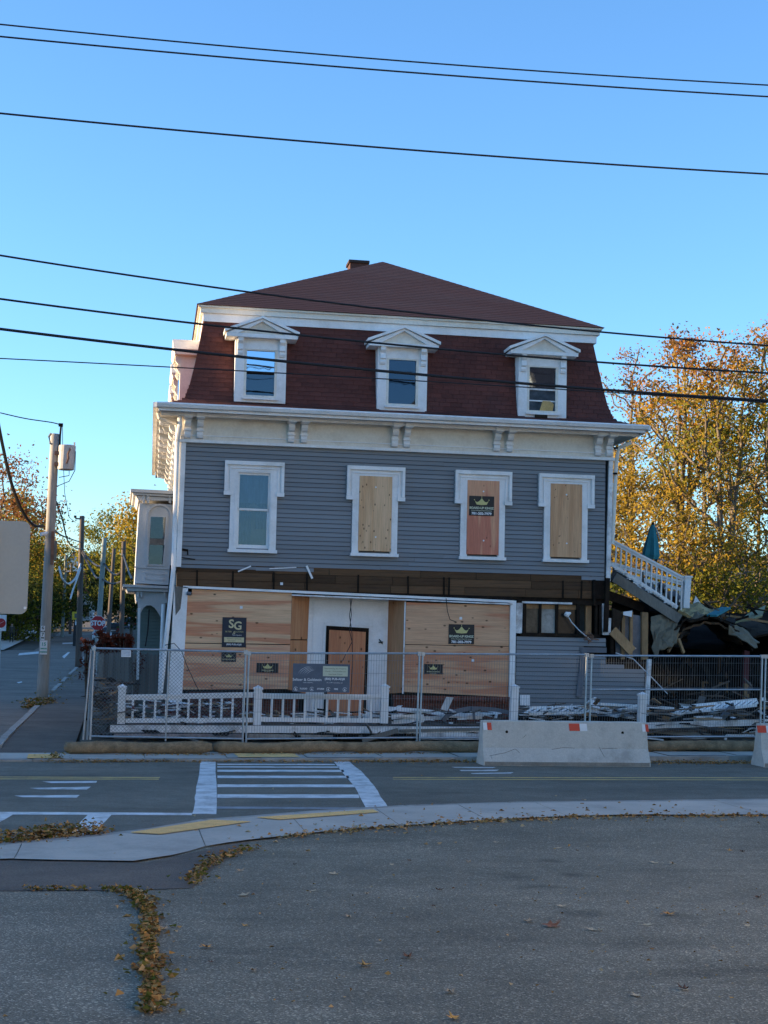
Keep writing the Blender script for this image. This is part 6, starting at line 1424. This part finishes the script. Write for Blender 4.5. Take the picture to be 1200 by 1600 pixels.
shrub('orange-red plant low in the corner behind the chain-link panel',168,1090,34.5,.25,.3,lf_bush,300,55,.06)
shrub('dead vine hanging on the stockade fence',215,1035,37.6,.3,.5,lf_bush,160,56,.06)
# undergrowth on the bank
rs = np.random.RandomState(77); P = []
for i in range(9000):
    Y = rs.uniform(46,75); px = rs.uniform(930,1330); X = at(px,900,Y).x; k = rs.uniform()**2
    P.append((X+rs.normal()*.3, Y, base_z(X,Y)+k*.8))
ug = bpy.data.objects.new('undergrowth', None); COL.objects.link(ug); bpy.data.objects.remove(ug)
o = leaf_mesh('undergrowth', np.array(P), .2, [lf_dark, lf_olive], rs, None, mi=(rs.uniform(size=len(P)) < .15)); setp(o, 'dark undergrowth covering the bank behind the annex', 'undergrowth', kind='stuff')
# unseen tree belt added in the west to keep low sun off the ground
P = []
for i in range(26000):
    Y = rs.uniform(-25,190); hmax = 10.6+1.3*math.sin(Y*.23)+.8*math.sin(Y*.61+1); P.append((rs.uniform(-42,-30), Y, rs.uniform(.2,1)**.8*hmax*rs.uniform(.75,1)))
o = leaf_mesh('shade_belt', np.array(P), 1.7, [lf_dark], rs, None); setp(o, 'added dense line of trees west of the side street, outside the picture, blocking the low sun', 'trees', kind='stuff')

# ------------------------------------------------------------------ fallen leaves and weeds
dead = leafmat('dead_leaves', [(.22,.09,.035),(.36,.17,.055),(.50,.29,.10),(.26,.12,.05),(.55,.38,.18)], .15)
tan = leafmat('tan_leaves', [(.45,.34,.20),(.55,.40,.22),(.50,.28,.11),(.30,.17,.08)], .15)
weed = leafmat('weeds', [(.10,.12,.02),(.18,.15,.03),(.28,.18,.05)], .3)
def litter(name, label, px, wpx, n, size, mats, zf, seed, hgt=.03, probs=None, taper=True):
    rs = np.random.RandomState(seed); L = [zf(*p) for p in px]; C = []; seg = [(b-a).length for a, b in zip(L[:-1],L[1:])]; tot = sum(seg)
    for i in range(n):
        d = rs.uniform()*tot; k = 0
        while d > seg[k] and k < len(seg)-1: d -= seg[k]; k += 1
        p = L[k].lerp(L[k+1], d/seg[k]); w_ = wpx*(.45+.55*abs(math.sin(p.x*3.1+p.y*2.3+seed))); w_ *= 2.8 if rs.uniform() < .16 else 1; q = p+Vector((rs.normal()*w_, rs.normal()*w_*1.0, 0)); C.append((q.x,q.y,p.z+rs.uniform()**2*hgt+.006))
    mi = rs.choice(len(mats), n, p=probs)
    return setp(leaf_mesh(name, np.array(C), size, mats, rs, None, flat=True, mi=mi), label, 'leaf litter', kind='stuff')
Z0 = lambda x, y: onz(x, y, .0); ZL = lambda x, y: onlot(x, y)+Vector((0,0,.012))
litter('leaf_litter','strip of weeds and dead leaves in the crack across the parking lot',[(170,1393),(200,1396),(222,1408),(234,1440),(230,1480),(234,1530),(238,1585)],.038,1500,.055,[dead,weed,tan],ZL,61,.04,[.6,.3,.1])
litter('leaf_litter','weeds along the edge of the asphalt walk',[(300,1384),(318,1358),(345,1342),(385,1331),(405,1328)],.05,500,.05,[dead,weed,tan],ZL,62,.05,[.6,.25,.15])
litter('leaf_litter','thin line of weeds at the left end of the parking lot',[(30,1392),(135,1392)],.02,90,.04,[weed,dead],ZL,63,.03)
litter('leaf_litter','dry weeds and leaves heaped along the near left kerb',[(0,1317),(40,1313),(80,1308),(120,1304),(160,1303)],.09,1000,.06,[dead,weed,tan],lambda x,y: onz(x,y,.17),64,.13,[.6,.2,.2])
litter('leaf_litter','fallen leaves along the back edge of the near sidewalk',[(430,1312),(520,1301),(640,1292),(760,1285),(900,1279),(1040,1277),(1200,1277)],.12,800,.055,[dead,tan],ZL,65,.02)
litter('leaf_litter','loose leaves strewn over the near sidewalk and lot edge',[(400,1300),(640,1284),(900,1272),(1200,1268)],.7,260,.06,[dead,tan],ZL,66,.015)
litter('leaf_litter','brown leaves in the gutter along the far kerb',[(85,1191),(300,1190),(500,1190),(760,1191)],.10,2200,.05,[dead,tan],Z0,67,.04,[.8,.2])
litter('leaf_litter','brown leaves in the gutter between the barriers',[(1010,1192),(1190,1193)],.12,900,.05,[dead,tan],Z0,68,.05,[.75,.25])
litter('leaf_litter','leaves caught along the straw wattles',[(180,1180),(420,1179),(700,1178)],.06,420,.045,[tan,dead],lambda x,y: onz(x,y,.07),69,.03)
litter('leaf_litter','weeds at the foot of the transformer pole',[(40,1106),(60,1103),(85,1101)],.12,500,.10,[weed,dead],lambda x,y: onz(x,y,.05),70,.25)
litter('leaf_litter','dead leaves along the side street kerb',[(66,1098),(100,1070),(140,1038)],.15,700,.10,[dead,weed],lambda x,y: onz(x,y,.05),71,.06)
litter('leaf_litter','weeds sprouting at the far kerb joints',[(78,1190),(95,1188)],.08,200,.06,[weed,dead],Z0,72,.15); 
litter('leaf_litter','tiny leaf fragments and grit scattered over the parking lot',[(300,1400),(600,1420),(900,1400),(1200,1440),(1200,1540),(700,1530),(350,1560)],.8,330,.028,[dead,tan],ZL,73,.004)
# single leaves lying on the lot
def leaf_shape(seed, curl):
    r_ = random.Random(seed); mb = MB(); n = 15; R_ = []
    for i in range(n):
        a = 2*math.pi*i/n; k = (1 if i % 3 == 0 else .52)*(1.0 if i else 1.15); R_.append((math.cos(a)*k*.5*r_.uniform(.85,1.1), math.sin(a)*k*.42*r_.uniform(.85,1.1)))
    mb.v = [(0,0,.02)]+[(x,y,curl*(x*x*1.4+abs(y)*.5)*r_.uniform(.6,1.3)+.01) for x,y in R_]
    mb.f = [(0,1+i,1+(i+1)%n) for i in range(n)]; mb.mi = [0]*n
    mb.tube([(-.5,0,.03),(-.75,.05,.05)],.012,3,False); return mb
def leafcol(nm, c): return M(nm, c, .8, .35, 9, 40, .2)
kinds = [umesh('fallen_leaf', leaf_shape(i, .22+.1*i), leafcol('leaf_'+str(i), c)) for i, c in enumerate(((.52,.40,.25),(.24,.10,.05),(.62,.30,.07),(.42,.30,.18),(.15,.07,.04)))]
spots = [(520,1366,0,.12),(376,1362,3,.11),(380,1400,0,.14),(490,1393,0,.08),(573,1398,3,.08),(545,1434,3,.09),(383,1448,2,.07),(258,1453,3,.11),(395,1518,3,.09),(862,1448,1,.19),(826,1441,3,.12),(1045,1430,2,.12),(570,1510,2,.13),(1115,1482,0,.06),(878,1417,0,.11),(925,1454,0,.11),(938,1455,3,.07),(1012,1446,0,.10),(1022,1349,0,.13),(1051,1351,3,.12),(733,1348,3,.10),(637,1497,4,.11),(994,1557,0,.09),(708,1593,2,.10),(872,1326,0,.1),(1140,1330,2,.1),(775,1317,0,.09),(686,1392,4,.09),(677,1417,4,.06),(612,1352,0,.08),(1069,1547,4,.11),(703,1552,3,.1),(1160,1332,4,.1),(1168,1448,0,.08),(1185,1404,4,.1),(460,1352,4,.07),(330,1505,4,.05),(1104,1510,0,.05),(640,1346,4,.08),(902,1330,4,.07)]
for i, (x, y, k, s_) in enumerate(spots):
    p = onlot(x, y); o = piece('fallen_leaf', kinds[k], (p.x,p.y,p.z+.006), None, (s_,)*3, (rnd.uniform(-.12,.12),rnd.uniform(-.12,.12),rnd.uniform(0,6.28)))
    setp(o, 'single dry leaf lying on the open asphalt of the parking lot', 'leaf', 'single leaves on the parking lot')
p = onlot(322,1482); o = piece('fallen_leaf', kinds[2], (p.x,p.y,p.z+.008), None, (.11,)*3, (.1,.2,1)); setp(o, 'bright orange leaf on the lot right of the weedy crack', 'leaf')
# dark stains are wear in the asphalt
# ------------------------------------------------------------------ added unseen houses; their sunlit west fronts bounce warm light onto the lot
pale = M('cream_clapboard', (.76,.72,.64), .7, .06, 1, 20, .05); grey_roof = M('east_roof', (.10,.09,.085), .85)
def east_house(label, x0, y0, y1, h, hr, d=11, storeys=3, wm=pale):
    t = thing('fill_house', (x0, (y0+y1)/2, .2), label, 'house', 'added houses east of the parking lot'); x1 = x0+d
    MB().box(x0,x1,y0,y1,.1,h).build('wall', wm, t); ym = (y0+y1)/2
    MB().prismx([(y0,h),(y1,h),(ym,hr)], x0, x1).build('gable', wm, t)
    for ye in (y0-.5, y1+.5): MB().prismx([(ye,h-.3),(ye,h-.05),(ym,hr+.2),(ym,hr-.05)], x0-.5, x1+.5).build('roof', grey_roof, t)
    n = max(3, int((y1-y0)/3.2))
    for s_ in range(storeys):
        for k in range(n):
            y = y0+(k+.5)*(y1-y0)/n; z = 1.7+s_*3.0
            if z+1 > h: continue
            w = MB().box(x0-.06,x0-.001,y-.62,y+.62,z-.95,z+.95).build('window', white, t); MB().box(x0-.08,x0-.06,y-.5,y+.5,z-.82,z+.82).build('pane', carglass, w)
    MB().box(x0-.09,x0-.001,ym-.55,ym+.55,.1,2.3).build('door', maroon, t)
east_house('added cream three-storey gabled house bouncing sunlight, behind the right of the camera, outside the picture', 17, -36, -19, 11, 15)
east_house('added cream gabled house bouncing sunlight, right of the camera, outside the picture', 15.5, -16, -1, 11, 15)
east_house('added cream gabled house bouncing sunlight, right of the lot entrance, outside the picture', 16, 2, 14, 10.5, 14)
